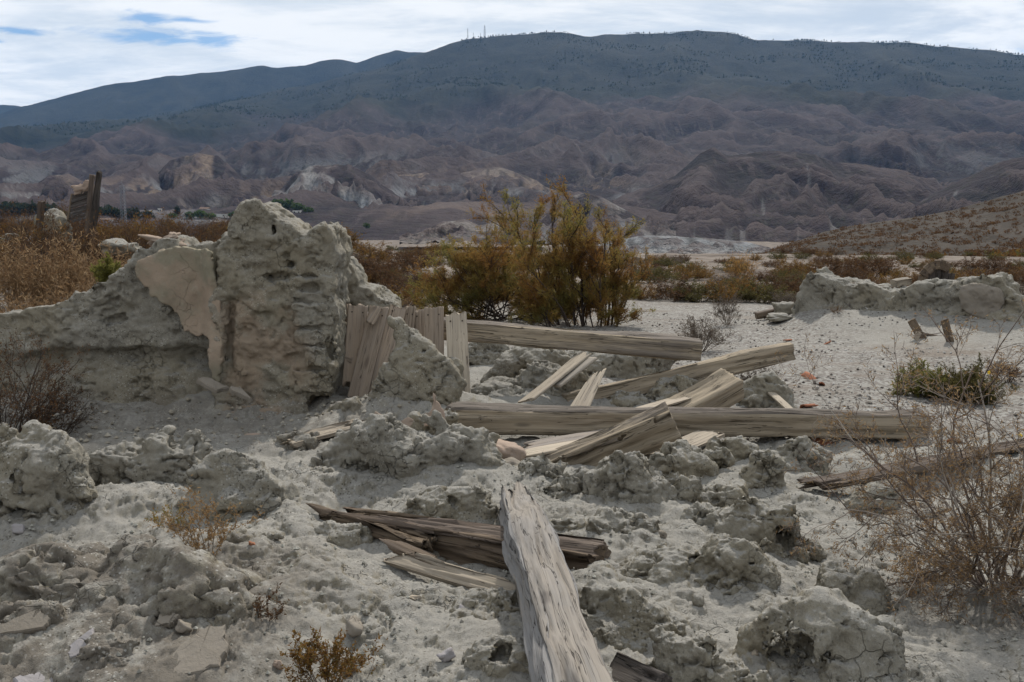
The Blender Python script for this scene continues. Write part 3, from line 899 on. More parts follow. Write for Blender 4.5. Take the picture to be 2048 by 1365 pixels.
def plaster_material(name, c0, c1, c2):
    m, g = material(name, 0.92, 0.08)
    pos = g.n('ShaderNodeNewGeometry').outputs['Position']
    n1 = g.noise(pos, 2.2, 5, 0.6); n2 = g.noise(pos, 13.0, 6, 0.65); n3 = g.noise(pos, 90.0, 3, 0.7)
    c = g.mix(g.step(n1, 0.40, 0.60), c0, c1)
    c = g.mix(g.math('MULTIPLY', g.step(n2, 0.56, 0.72), 0.6), c, c2)
    c = g.mix(g.math('MULTIPLY', g.step(n3, 0.52, 0.72), 0.3), c, tuple(v * .65 for v in c0))
    c = g.mix(g.math('MULTIPLY', g.step(g.noise(pos, 5.0, 6, 0.7), 0.55, 0.68), 0.5), c, tuple(v * .72 for v in c1))
    ck = crack_height(g, pos, 6.5, 0.02, g.step(g.noise(pos, 1.7, 3), 0.52, 0.62))
    h = g.math('ADD', g.math('MULTIPLY', n2, 0.010), g.math('MULTIPLY', n3, 0.0025))
    h = g.math('SUBTRACT', h, g.math('MULTIPLY', ck, 0.008))
    put(g, c, g.n('ShaderNodeBump', {'Height': h, 'Strength': 0.8, 'Distance': 1.0}).outputs[0])
    return m


M_PLASTER = plaster_material("tan_plaster", (0.205, 0.183, 0.133), (0.280, 0.218, 0.162), (0.30, 0.27, 0.215))
M_PINK = plaster_material("pinkish_plaster", (0.31, 0.235, 0.185), (0.27, 0.215, 0.17), (0.36, 0.29, 0.235))
M_LILAC = plaster_material("pale_lilac_plaster", (0.29, 0.27, 0.27), (0.26, 0.24, 0.235), (0.34, 0.31, 0.295))
M_BRICK = plaster_material("mud_brick", (0.205, 0.178, 0.145), (0.222, 0.195, 0.162), (0.18, 0.152, 0.118))


def wall_tint(g, pos, c):
    # pinkish smear of old render on the pier
    x = g.n('ShaderNodeSeparateXYZ', {0: pos})
    k = g.math('MULTIPLY', g.step(x.outputs[0], -2.55, -2.3), g.step(x.outputs[0], -1.55, -1.85))
    k = g.math('MULTIPLY', k, g.step(x.outputs[2], 1.15, 0.9))
    k = g.math('MULTIPLY', k, g.step(g.noise(pos, 2.6, 5, 0.6), 0.42, 0.58))
    return g.mix(g.math('MULTIPLY', k, 0.7), c, (0.255, 0.19, 0.135))


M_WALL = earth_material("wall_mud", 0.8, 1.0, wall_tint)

hv = 0.0155
X, Y, Z = sdf_grid((-4.75, 7.95, -0.12), (-0.85, 9.95, 1.95), hv)
X = X.astype(np.float32); Y = Y.astype(np.float32); Z = Z.astype(np.float32)
x2, z2 = X[:, 0, :].astype(float), Z[:, 0, :].astype(float)
W1 = sight([(-90, 652), (-40, 640), (20, 626), (65, 622), (105, 612), (122, 598), (150, 582), (205, 562), (224, 540), (258, 522), (274, 504), (300, 494), (318, 478), (345, 472), (362, 488), (392, 493),
            (415, 488), (440, 470), (500, 450), (500, 930), (-90, 930)], 8.5)
W2 = sight([(425, 930), (425, 500), (446, 470), (454, 430), (474, 406), (492, 398), (514, 402), (535, 418), (552, 432), (578, 440), (592, 450), (604, 464), (640, 452), (660, 458), (669, 480), (673, 510),
            (664, 545), (661, 600), (668, 650), (668, 720), (664, 770), (655, 800), (640, 830), (630, 930)], 8.2)
W3 = sight([(600, 930), (640, 540), (672, 512), (692, 518), (708, 540), (722, 572), (760, 586), (790, 606), (806, 640), (815, 930)], 9.3)
warp2 = 0.018 * fbm2(x2 * 6, z2 * 6, 4) + 0.02 * fbm2(x2 * 2, z2 * 2 + 5, 3)
s1 = poly_sdf(x2, z2, W1) + warp2; s2 = poly_sdf(x2, z2, W2) + warp2; s3 = poly_sdf(x2, z2, W3) + warp2
zrow = lambda row, YY: CAM_H + float(row_slope(row)) * YY
# front faces
bul = 0.05 * fbm2(x2 * 1.6 + 2, z2 * 2.2, 4) + 0.022 * fbm2(x2 * 5, z2 * 9, 3)
zu = zrow(712, 8.5) + 0.07 * fbm2(x2 * 1.5, x2 * 0 + 2.2, 3)               # undercut line of the left wall
under = (0.05 + 0.08 * sstep(x2, -3.1, -2.6)) * np.exp(-((z2 - zu + 0.05) / 0.075) ** 2) * sstep(x2, -4.4, -4.0) - 0.06 * sstep(z2, zu + 0.02, zu + 0.10) * sstep(z2, zu + 0.45, zu + 0.2)
foot = 0.22 * np.exp(-np.clip(z2, 0, None) / 0.20)
yf1 = 8.5 + bul + under - foot
led = zrow(560, 8.2)
yf2 = 8.22 + 0.9 * bul + 0.05 * sstep(z2, led, led + 0.05) * sstep(x2, -2.0, -1.75) - 0.22 * np.exp(-np.clip(z2, 0, None) / 0.16) * sstep(x2, -1.6, -1.9) \
    + 0.10 * np.exp(-((x2 - P(456, 650, 8.2)[0] - 0.015 * np.sin(z2 * 9)) / 0.03) ** 2) * sstep(z2, 0.35, 0.5) * sstep(z2, 1.05, 0.9)
yf3 = 9.3 + bul
def slab(s, yf, yb):
    a = yf[:, None, :].astype(np.float32) - Y; b = Y - np.float32(yb)
    d = np.maximum(a, b); s = s[:, None, :].astype(np.float32)
    return np.maximum(s, d) + 0.0 * d - 0.0
F = smin(slab(s1, yf1, 9.05), slab(s2, yf2, 9.05), 0.05)
F = smin(F, slab(s3, yf3, 9.85), 0.05)
F = F + 0.008
def carve(F, px, py, Yd, rx, ry, rz):
    c = P(px, py, Yd)
    d = (np.sqrt(((X - c[0]) / rx) ** 2 + ((Y - c[1]) / ry) ** 2 + ((Z - c[2]) / rz) ** 2) - 1) * min(rx, rz)
    return np.maximum(F, -d)
for c in ((568, 512, 8.22, .05, .22, .05), (578, 530, 8.22, .07, .25, .04), (612, 553, 8.2, .16, .16, .022), (640, 815, 8.2, .12, .35, .10), (660, 700, 8.25, .03, .2, .10), (445, 712, 8.5, .10, .2, .05),
          (210, 622, 8.5, .06, .08, .03), (236, 640, 8.5, .10, .07, .04), (496, 452, 8.2, .05, .08, .04), (545, 455, 8.2, .012, .2, .07), (625, 575, 8.2, .14, .10, .05)):
    F = carve(F, *c)
F = band_noise(F, X, Y, Z, 0.13, lambda p: (0.014 * vol(FBM, p * 0.9 + 0.2) + 0.0045 * vol(FBM2, p * 1.5)).astype(np.float32))
V, Q = surface(F, hv, (X[0, 0, 0], Y[0, 0, 0], Z[0, 0, 0]))
N = normals_of(V, Q)
V = displace(V, N, 1.1, 0.62, 0.6, 1.0, 0.62)
V, Q = drop_buried(V, Q, 0.05)
loc = np.array((-2.6, 8.6, 0.0))
ruin = tag(obj("ruin_wall", mesh_from("ruin_wall", V - loc, Q), M_WALL, None, loc), "tall crumbling adobe ruin wall with a jagged top and smooth plaster patch", "ruin wall")


def subvol(lo, hi, h):
    return sdf_grid(lo, hi, h)


def plaster_patch(outline, Y0, thick, label, yfun):
    pts = np.array(sight(outline, Y0)); lo, hi = pts.min(0) - .05, pts.max(0) + .05
    x, y, z = sdf_grid((lo[0], Y0 - 0.22, lo[1]), (hi[0], Y0 + 0.15, hi[1]), 0.0125)
    xx, zz = x[:, 0, :], z[:, 0, :]
    s = poly_sdf(xx, zz, pts) + 0.016 * fbm2(xx * 9, zz * 9, 4) + 0.012 * ridged(xx * 14, zz * 14, 3)
    yy = yfun(xx, zz)
    f = np.maximum(s[:, None, :], np.abs(y - yy[:, None, :]) - thick)
    f = band_noise(f, x, y, z, 0.05, lambda p: 0.005 * vol(FBM2, p.astype(np.float32) * 1.1))
    v, q = surface(f, 0.0125, (x[0, 0, 0], y[0, 0, 0], z[0, 0, 0]))
    return tag(obj("plaster_patch", mesh_from("plaster_patch", v - loc, q), M_PLASTER, ruin), label)


plaster_patch([(268, 548), (275, 520), (300, 505), (318, 498), (345, 496), (362, 492), (392, 498), (418, 497), (436, 505), (440, 540), (448, 575), (452, 610), (458, 650), (459, 690), (458, 740), (452, 765), (440, 758), (428, 722),
               (427, 676), (412, 668), (398, 674), (385, 670), (368, 660), (352, 630), (330, 612), (306, 596), (286, 575)], 8.36, 0.04, "smooth tan plaster patch still clinging to the wall",
              lambda x, z: 8.40 + 0.035 * fbm2(x * 1.3, z * 1.3, 3) - 0.05 * sstep(z, 0.9, 0.5) - 0.16 * sstep(x, -2.66, -2.48))
# courses of mud brick showing in the corner pier
for (x0, y0, x1, y1) in ((586, 608, 662, 652), (612, 694, 655, 733), (588, 742, 660, 786), (590, 660, 660, 690)):
    a = P(x0, y1, 8.2); b = P(x1, y0, 8.2)
    c = (a + b) / 2; hw, hz = (b[0] - a[0]) / 2, (b[2] - a[2]) / 2
    proud = 0.016 if (x0, y0) == (612, 694) else -0.018
    yc = 8.185 - proud
    x, y, z = sdf_grid((a[0] - .03, yc - .04, a[2] - .03), (b[0] + .03, yc + .16, b[2] + .03), 0.0115)
    dx = np.abs(x - c[0]) - hw + .02; dy = np.abs(y - yc - .06) - .06; dz = np.abs(z - c[2]) - hz + .02
    f = np.sqrt(np.maximum(dx, 0) ** 2 + np.maximum(dy, 0) ** 2 + np.maximum(dz, 0) ** 2) + np.minimum(np.maximum(dx, np.maximum(dy, dz)), 0) - .02
    f = f + 0.010 * vol(FBM, np.stack([x.ravel(), y.ravel(), z.ravel()], 1) * 1.9).reshape(x.shape)
    v, q = surface(f, 0.0115, (x[0, 0, 0], y[0, 0, 0], z[0, 0, 0]))
    v = displace(v, normals_of(v, q), 0.7, 0.8, 0.0, 0.7, .5)
    obj("brick", mesh_from("brick", v - loc, q), M_WALL, ruin)

# ---- the low wall stub on the right, running obliquely away
WR = [(1585, 660), (1603, 600), (1601, 572), (1606, 555), (1625, 548), (1648, 556), (1664, 566), (1700, 568), (1760, 578), (1800, 582), (1830, 574), (1868, 566), (1900, 572), (1925, 562), (1940, 556), (1965, 553),
      (1998, 557), (2016, 575), (2035, 610), (2052, 650), (2062, 705), (1585, 705)]
def yr_of(px):
    return 15.7 - 2.0 * (px - 1600) / 448.0
hv = 0.022
pts = np.array([P(a, b, yr_of(a)) for a, b in WR])
c0 = P(1600, 600, yr_of(1600)); c1 = P(2048, 600, yr_of(2048))
dirx = (c1 - c0)[:2]; Lw = np.linalg.norm(dirx); dirx /= Lw; diry = np.array((-dirx[1], dirx[0]))
if diry[1] < 0: diry = -diry
u = (pts[:, :2] - c0[:2]) @ dirx
poly = np.stack([u, pts[:, 2]], 1)
X, Y, Z = sdf_grid((u.min() - .1, -0.45, -0.15), (u.max() + .1, 0.95, 1.05), hv)
x2, z2 = X[:, 0, :], Z[:, 0, :]
s = poly_sdf(x2, z2, poly) + 0.03 * fbm2(x2 * 3, z2 * 3, 4)
yf = 0.05 * fbm2(x2 * 1.7 + 4, z2 * 2, 4) + 0.10 * np.exp(-((z2 - 0.42 - 0.06 * np.sin(x2 * 3)) / 0.10) ** 2) * sstep(x2, 1.4, 1.9) - 0.35 * np.exp(-np.clip(z2, 0, None) / 0.22)
lump = lambda a, h, r: 0.16 * np.exp(-((x2 - a) / r) ** 2 - ((z2 - h) / (r * 0.8)) ** 2)
yf = yf - lump(u.max() - 0.75, 0.6, 0.3) - 0.6 * lump(0.15, 0.75, 0.2)
F = np.maximum(s[:, None, :], np.maximum(yf[:, None, :] - Y, Y - 0.6)) - 0.02
F = band_noise(F, X, Y, Z, 0.13, lambda p: 0.022 * vol(FBM, p.astype(np.float32) * 0.7 + 0.6) + 0.006 * vol(FBM2, p.astype(np.float32) * 1.2))
v, q = surface(F, hv, (X[0, 0, 0], Y[0, 0, 0], Z[0, 0, 0]))
v = displace(v, normals_of(v, q), 1.3, 1.3, 2.2, 1.3, .7)
stub = obj("ruin_wall", mesh_from("ruin_wall", v, q), M_MUD, None, (c0[0], c0[1], 0))
stub.rotation_euler = (0, 0, math.atan2(dirx[1], dirx[0]))
tag(stub, "low eroded adobe wall stub with a rounded lump at its end, beyond the gravel", "ruin wall")
# plaster skin still on the end lump
pp = [(1922, 590), (1930, 572), (1950, 565), (1985, 568), (2006, 580), (2012, 605), (2000, 628), (1975, 640), (1950, 628), (1930, 616)]
pt = np.array([P(a, b, yr_of(a)) for a, b in pp]); pl = np.stack([(pt[:, :2] - c0[:2]) @ dirx, pt[:, 2]], 1)
x, y, z = sdf_grid((pl[:, 0].min() - .05, -0.36, pl[:, 1].min() - .05), (pl[:, 0].max() + .05, 0.1, pl[:, 1].max() + .05), 0.02)
s = poly_sdf(x[:, 0, :], z[:, 0, :], pl) + 0.02 * fbm2(x[:, 0, :] * 7, z[:, 0, :] * 7, 3)
yy = -0.17 + 0.05 * fbm2(x[:, 0, :] * 3, z[:, 0, :] * 3, 3) + 0.16 * (((x[:, 0, :] - pl[:, 0].mean()) / 0.35) ** 2 + ((z[:, 0, :] - pl[:, 1].mean()) / 0.4) ** 2)
f = np.maximum(s[:, None, :], np.abs(y - yy[:, None, :]) - 0.05)
v, q = surface(f, 0.02, (x[0, 0, 0], y[0, 0, 0], z[0, 0, 0]))
v = displace(v, normals_of(v, q), 0.8, 0.6, 0, 1.5)
tag(obj("plaster_patch", mesh_from("plaster_patch", v, q), M_BRICK, stub), "bulging tan plaster skin on the end of the stub")


# ------------------------------------------------------------------ wood
def wood_material(name, base, alt, dark, streak=0.5, weather=(0.20, 0.18, 0.16), bump=0.9):
    m, g = material(name, 0.85, 0.12)
    oc = g.n('ShaderNodeTexCoord').outputs['Object']
    rndv = g.n('ShaderNodeObjectInfo').outputs['Random']
    off = g.n('ShaderNodeCombineXYZ', {0: g.math('MULTIPLY', rndv, 37.0), 1: g.math('MULTIPLY', rndv, 11.0), 2: 0.0}).outputs[0]
    p = g.vmath('ADD', oc, off)
    wob = g.vmath('SUBTRACT', g.n('ShaderNodeTexNoise', {'Vector': p, 'Scale': 2.0, 'Detail': 2.0}).outputs['Color'], (0.5, 0.5, 0.5))
    pw = g.vmath('ADD', p, g.vmath('MULTIPLY', wob, (0.0, 0.03, 0.03)))
    grain = g.noise(g.scaled(pw, (0.55, 60.0, 60.0)), 1.0, 5, 0.6)
    fine = g.noise(g.scaled(pw, (1.8, 150.0, 150.0)), 1.0, 4, 0.65)
    big = g.noise(g.scaled(p, (1.2, 5.0, 5.0)), 1.0, 4, 0.6)
    wear = g.n('ShaderNodeAttribute', attribute_name='wear').outputs['Fac']
    c = g.mix(g.step(big, 0.38, 0.62), base, alt)
    c = g.mix(g.math('MULTIPLY', g.step(grain, 0.42, 0.66), 0.6), c, tuple(v * 0.60 for v in base))
    c = g.mix(g.math('MULTIPLY', g.step(g.noise(g.scaled(p, (0.9, 9.0, 9.0)), 1.0, 6, 0.7), 0.54, 0.68), 0.35), c, tuple(v * 1.05 for v in weather))
    wfac = g.step(g.math('ADD', wear, g.math('MULTIPLY', g.math('SUBTRACT', grain, 0.5), 1.3)), 0.35, 0.85)
    c = g.mix(wfac, c, weather)
    c = g.mix(g.math('MULTIPLY', g.step(fine, 0.54, 0.72), g.math('MULTIPLY', streak, g.math('ADD', 0.35, g.math('MULTIPLY', wear, 0.65)))), c, dark)
    # knots
    kv = g.n('ShaderNodeTexVoronoi', {'Vector': g.scaled(p, (2.2, 8.0, 8.0)), 'Scale': 1.0})
    kn = g.step(kv.outputs['Distance'], 0.20, 0.08)
    c = g.mix(g.math('MULTIPLY', kn, 0.6), c, tuple(v * 1.4 for v in dark))
    # long drying checks follow the grain
    cl = g.noise(g.scaled(pw, (0.40, 34.0, 34.0)), 1.0, 3, 0.55)
    ln_ = g.step(g.math('ABSOLUTE', g.math('SUBTRACT', cl, 0.5)), 0.012, 0.003)
    ln_ = g.math('MULTIPLY', ln_, g.step(g.noise(g.scaled(p, (2.5, 11.0, 11.0)), 1.0, 3, 0.6), 0.40, 0.52))
    c = g.mix(g.math('MULTIPLY', ln_, 0.85), c, tuple(v * 0.6 for v in dark))
    h = g.math('ADD', g.math('MULTIPLY', grain, -0.004), g.math('MULTIPLY', fine, -0.0035))
    h = g.math('SUBTRACT', h, g.math('MULTIPLY', ln_, 0.008))
    bright = g.math('ADD', 0.80, g.math('MULTIPLY', g.math('FRACT', g.math('MULTIPLY', rndv, 7.3)), 0.36))
    c = g.mix(1.0, c, g.n('ShaderNodeCombineXYZ', {0: bright, 1: bright, 2: bright}).outputs[0], 'MULTIPLY')
    put(g, c, g.n('ShaderNodeBump', {'Height': h, 'Strength': bump, 'Distance': 1.0}).outputs[0])
    return m


M_TIMBER = wood_material("weathered_timber", (0.305, 0.25, 0.18), (0.25, 0.205, 0.15), (0.05, 0.04, 0.032), 0.65, (0.125, 0.105, 0.088))
M_BOARD = wood_material("reddish_board", (0.315, 0.25, 0.19), (0.265, 0.215, 0.17), (0.07, 0.052, 0.04), 0.3, (0.25, 0.222, 0.20), 0.4)
M_PALE = wood_material("sunbleached_board", (0.37, 0.315, 0.245), (0.32, 0.27, 0.212), (0.12, 0.095, 0.075), 0.25, (0.22, 0.195, 0.165), 0.45)
M_SILVER = wood_material("silvered_post", (0.285, 0.252, 0.215), (0.25, 0.23, 0.21), (0.06, 0.052, 0.048), 0.5, (0.245, 0.234, 0.225))
M_ROTTEN = wood_material("rotten_wood", (0.165, 0.125, 0.088), (0.12, 0.088, 0.064), (0.035, 0.025, 0.02), 0.6, (0.125, 0.098, 0.08))
M_DARKWOOD = wood_material("dark_board", (0.085, 0.072, 0.062), (0.06, 0.05, 0.045), (0.02, 0.017, 0.015), 0.5, (0.10, 0.09, 0.085))
M_NAIL, _g = material("rusty_iron", 0.7, 0.3); put(_g, (0.035, 0.022, 0.016))


def frame_of(A, B, up=(0, 0, 1), roll=0.0):
    A = np.asarray(A, float); B = np.asarray(B, float)
    ex = B - A; L = np.linalg.norm(ex); ex = ex / L
    ey = np.cross(np.asarray(up, float), ex); ey /= np.linalg.norm(ey)
    ez = np.cross(ex, ey)
    cr, sr = math.cos(roll), math.sin(roll)
    ey, ez = ey * cr + ez * sr, ez * cr - ey * sr
    return (A + B) / 2, ex, ey, ez, L


def timber(name, A, B, w, h, mat, label, cat, group=None, up=(0, 0, 1), roll=0.0, seed=0, rough=1.0, checks=8, fray=(0.0, 0.0), nper=64, step=0.022, bend=0.0, wear=(0.9, 0.1, 0.2), taper=(1, 1), rot=0.0, deep=0.02, parent=None):
    """a sawn or split piece of wood lying from A to B: real checks, worn edges, splintered ends. wear: top, sides, underside"""
    g = np.random.default_rng(seed + 500)
    ctr, ex, ey, ez, L = frame_of(A, B, up, roll)
    # rounded-rectangle outline
    per = 2 * (w + h)
    sq = (np.arange(nper) + 0.5) / nper * per
    yy = np.empty(nper); zz = np.empty(nper); ny = np.zeros(nper); nz = np.zeros(nper)
    for i, t in enumerate(sq):
        if t < w: yy[i], zz[i], nz[i] = -w / 2 + t, h / 2, 1
        elif t < w + h: yy[i], zz[i], ny[i] = w / 2, h / 2 - (t - w), 1
        elif t < 2 * w + h: yy[i], zz[i], nz[i] = w / 2 - (t - w - h), -h / 2, -1
        else: yy[i], zz[i], ny[i] = -w / 2, -h / 2 + (t - 2 * w - h), -1
    cr = min(w, h) * 0.16 * min(rough, 1.5)
    ay = np.abs(yy) - (w / 2 - cr); az_ = np.abs(zz) - (h / 2 - cr)
    both = (ay > 0) & (az_ > 0)
    dd = np.hypot(np.maximum(ay, 0), np.maximum(az_, 0)); k = np.where(both & (dd > cr), cr / np.maximum(dd, 1e-9), 1)
    yy = np.where(both, np.sign(yy) * (w / 2 - cr + ay * k), yy); zz = np.where(both, np.sign(zz) * (h / 2 - cr + az_ * k), zz)
    nlen = max(8, int(L / step))
    xs = np.linspace(-L / 2, L / 2, nlen)
    capk = (0.8, 0.55, 0.28, 0.02)
    rows = [(-L / 2, c) for c in capk[::-1]] + [(x, 1.0) for x in xs] + [(L / 2, c) for c in capk]
    RX = np.array([r[0] for r in rows])[:, None] * np.ones(nper); SC = np.array([r[1] for r in rows])[:, None]
    t = (RX / L + 0.5)
    tp = taper[0] * (1 - t) + taper[1] * t
    CY, CZ = yy * SC, zz * SC
    off = g.random(3) * 3
    cs = np.stack([RX.ravel() * 0.10, CY.ravel() * 1.1, CZ.ravel() * 1.1], 1).astype(np.float32) + off.astype(np.float32)
    n1 = vol(FBM2, cs).reshape(RX.shape); n2 = vol(FBM2, cs * np.array((2.2, 3.2, 3.2), np.float32)).reshape(RX.shape)
    lowf = vol(FBM, np.stack([RX.ravel() * 0.25 + off[1], CY.ravel() * 0.6, CZ.ravel() * 0.6], 1)).reshape(RX.shape)
    disp = rough * (0.0055 * n1 + 0.0032 * n2 + 0.009 * lowf) * min(1.0, min(w, h) / 0.07)
    disp = disp - rot * np.maximum(0, 0.02 + 0.022 * lowf + 0.016 * n1)
    s_par = sq[None, :] + 0.012 * vol(FBM, np.stack([xs * 0.3 + off[0], xs * 0 + off[2], xs * 0], 1))[np.clip(np.arange(len(rows)) - 4, 0, nlen - 1)][:, None]
    groove = np.zeros_like(RX)
    for _ in range(checks):
        s0 = g.random() * per; x0 = (g.random() - 0.5) * L * 1.1; ln = L * (0.08 + 0.25 * g.random()); dp = deep * (0.4 + g.random()); wd = per / nper * (0.7 + 0.7 * g.random())
        ds = np.abs((s_par - s0 - 0.02 * (RX - x0) * (g.random() - .5) + per / 2) % per - per / 2)
        groove += dp * np.exp(-(ds / wd) ** 2) * np.clip(1 - np.abs(RX - x0) / ln, 0, 1) ** 0.5
    disp = disp - np.minimum(groove, deep * 1.6) * min(1.0, min(w, h) / 0.05)
    CY = CY * tp + ny * disp * (SC > 0.9); CZ = CZ * tp + nz * disp * (SC > 0.9)
    # splintered ends
    endn = vol(FBM2, np.stack([CY.ravel() * 5 + off[0], CZ.ravel() * 5 + off[1], CY.ravel() * 0], 1)).reshape(RX.shape)
    endc = vol(FBM, np.stack([CY.ravel() * 1.6 + off[2], CZ.ravel() * 1.6, CY.ravel() * 0 + .3], 1)).reshape(RX.shape)
    XX = RX.copy()
    for sgn, fr in ((-1, fray[0]), (1, fray[1])):
        fr_ = max(fr, 0.004)
        wgt = np.exp(-(L / 2 - sgn * RX) / (fr_ * 1.5 + 0.01))
        XX = XX + sgn * wgt * fr_ * (0.55 * endn + 0.6 * endc)
    CZ = CZ + bend * (1 - (2 * RX / L) ** 2)
    V = np.stack([XX.ravel(), CY.ravel(), CZ.ravel()], 1)
    nr = len(rows)
    i = np.arange(nr - 1)[:, None] * nper; j = np.arange(nper)[None, :]; j1 = (j + 1) % nper
    Q = np.stack([i + j, i + j1, i + nper + j1, i + nper + j], -1).reshape(-1, 4)
    NN = normals_of(V, Q)
    if (NN * np.stack([0 * V[:, 0], V[:, 1], V[:, 2]], 1)).sum() < 0: Q = Q[:, ::-1].copy()
    isend = (SC < 0.9) * np.ones(nper)
    wr = wear[0] * (nz > 0) + wear[2] * (nz < 0) + wear[1] * (ny != 0)
    wr = (wr[None, :] * (1 - isend) + wear[1] * isend).ravel() + 0.12 * lowf.ravel()
    me = mesh_from(name, V, Q, attrs={'wear': wr})
    o = obj(name, me, mat)
    import mathutils
    M = mathutils.Matrix((( ex[0], ey[0], ez[0], ctr[0]), (ex[1], ey[1], ez[1], ctr[1]), (ex[2], ey[2], ez[2], ctr[2]), (0, 0, 0, 1)))
    if parent is not None:
        o.parent = parent; o.matrix_parent_inverse = parent.matrix_world.inverted()
        o.matrix_world = M
    else:
        o.matrix_world = M
        tag(o, label, cat, group)
    return o


BEAMS = "heavy weathered roof beams in the collapsed pile"
timber("beam", P(560, 634, 9.05), P(1400, 702, 9.0), .20, .19, M_TIMBER, "long upper beam running from behind the planks, over the rubble, to the crossing beam", "beam", BEAMS, seed=1, checks=16, wear=(.95, .55, .2), bend=.01)
timber("beam", P(1130, 806, 8.75), P(1580, 703, 9.35), .19, .17, M_TIMBER, "pale beam rising to the right under the long upper beam, its free end over the gravel", "beam", BEAMS, seed=2, checks=18, wear=(.25, .05, .2), roll=-.12)
timber("beam", P(905, 840, 7.35), P(1848, 852, 7.30), .20, .195, M_TIMBER, "longest front beam lying level across the pile with blackened top edge", "beam", BEAMS, seed=3, checks=26, wear=(1.1, .05, .2), fray=(.05, 0), rough=1.2)
timber("beam", P(1318, 850, 7.80), P(1464, 768, 8.15), .26, .22, M_TIMBER, "short pale beam end sticking up behind the longest front beam", "beam", BEAMS, seed=4, checks=14, wear=(.2, .1, .2), roll=.30, fray=(0, .012))
timber("beam", P(1092, 950, 6.66), P(1348, 843, 6.60), .22, .255, M_TIMBER, "deeply split beam tilted up onto the longest front beam from the lower left", "beam", BEAMS, seed=5, checks=34, wear=(.75, .05, .2), roll=.12, deep=.03, rough=1.3)
# boards
BO = "loose bleached boards among the beams"
timber("board", P(1050, 803, 8.0), P(1172, 708, 8.75), .17, .022, M_PALE, "bleached board leaning on rubble beneath the long upper beam", "board", BO, seed=6, nper=40, checks=5, wear=(.1, .1, .1), fray=(.01, .04), roll=-.25, deep=.008)
timber("board", P(1110, 772, 8.25), P(1183, 716, 8.62), .12, .02, M_PALE, "greyer board half under the bleached leaning board", "board", BO, seed=7, nper=32, checks=4, wear=(.8, .5, .5), deep=.006)
timber("board", P(1150, 832, 7.55), P(1193, 752, 8.0), .19, .022, M_PALE, "white splintered board ending in a sharp point behind the longest front beam", "board", BO, seed=8, nper=40, checks=3, wear=(0, 0, 0), fray=(.01, .13), deep=.006, taper=(1, .55), roll=-.1)
timber("board", P(1225, 838, 7.55), P(1372, 795, 7.95), .15, .025, M_PALE, "flat pale board wedged behind the longest front beam", "board", BO, seed=9, nper=36, checks=4, wear=(.05, .1, .1), fray=(.02, .02), deep=.006)
timber("board", P(1050, 908, 6.68), P(1285, 866, 7.05), .16, .022, M_PALE, "splintered board poking left from under the longest front beam", "board", BO, seed=10, nper=40, checks=6, wear=(.05, .1, .1), fray=(.12, .02), deep=.008)
timber("board", P(1062, 893, 6.92), P(1250, 860, 7.15), .18, .022, M_BOARD, "brownish board beneath the splintered one, against the pink stone", "board", BO, seed=11, nper=36, checks=5, wear=(.5, .3, .3), fray=(.08, .02), deep=.006)
timber("board", P(1210, 962, 6.2), P(1425, 866, 7.1), .22, .028, M_PALE, "wide flat board sloping under the deeply split beam", "board", BO, seed=12, nper=44, checks=5, wear=(.55, .3, .3), fray=(.02, .02), deep=.008)
timber("board", P(1538, 782, 8.6), P(1580, 820, 8.1), .07, .02, M_PALE, "thin pale lath lying right of the short beam end", "board", BO, seed=13, nper=24, checks=2, wear=(0, 0, 0), deep=.004)
timber("board", P(1285, 958, 6.2), P(1350, 890, 6.6), .14, .02, M_PALE, "narrow board propped under the split beam's right end", "board", BO, seed=31, nper=32, checks=3, wear=(.3, .2, .2), deep=.005)

# the big post in front and the rotten log it lies across
timber("fallen_post", P(1027, 1000, 5.25), P(1165, 1445, 2.55), .188, .185, M_SILVER, "silvery square post with a splintered end, lying across the rotten log", "post", None, seed=14, checks=60, nper=120, step=.014, wear=(.15, .75, .6), fray=(.10, .0), rough=1.4, deep=.026, roll=-.16, bend=.012)
timber("rotten_log", P(735, 1052, 5.0), P(1200, 1138, 4.40), .24, .25, M_ROTTEN, "dark rotten squared log crumbling beneath the silvery post", "log", None, seed=15, checks=46, nper=96, step=.016, wear=(.8, .35, .3), fray=(.22, .03), taper=(.72, 1), rough=2.6, rot=.9, deep=.03, roll=.1)
timber("board", P(652, 1030, 5.10), P(860, 1086, 4.66), .13, .06, M_ROTTEN, "grey tapering splinter of wood leading into the rotten log from the left", "board", None, seed=16, checks=12, nper=48, step=.016, wear=(.2, .2, .3), fray=(.10, .03), rough=2.0, rot=.4, taper=(.6, 1))
timber("board", P(815, 1122, 4.45), P(1018, 1182, 4.12), .10, .035, M_PALE, "yellowish split slab hanging under the rotten log", "board", None, seed=17, checks=12, nper=48, step=.014, wear=(.1, .1, .6), fray=(.05, .10), rough=2.2, rot=.3, roll=.6)
timber("board", P(765, 1080, 4.62), P(905, 1140, 4.34), .07, .03, M_ROTTEN, "thin grey splinter peeled from the front of the rotten log", "board", None, seed=18, checks=6, nper=36, step=.014, wear=(.5, .4, .6), fray=(.05, .06), rough=2.0, rot=.2, roll=.4)
timber("stick", P(775, 1186, 4.12), P(832, 1196, 4.04), .035, .012, M_PALE, "small sliver of wood lying on the sand below the yellowish slab", "stick", None, seed=19, checks=2, nper=24, step=.012, wear=(.3, .3, .3), fray=(.03, .03))
timber("board", P(1226, 1336, 3.40), P(1320, 1385, 3.15), .13, .04, M_DARKWOOD, "dark board half buried at the bottom edge, right of the silvery post", "board", None, seed=20, checks=8, nper=48, step=.016, wear=(.5, .1, .1), roll=.9)
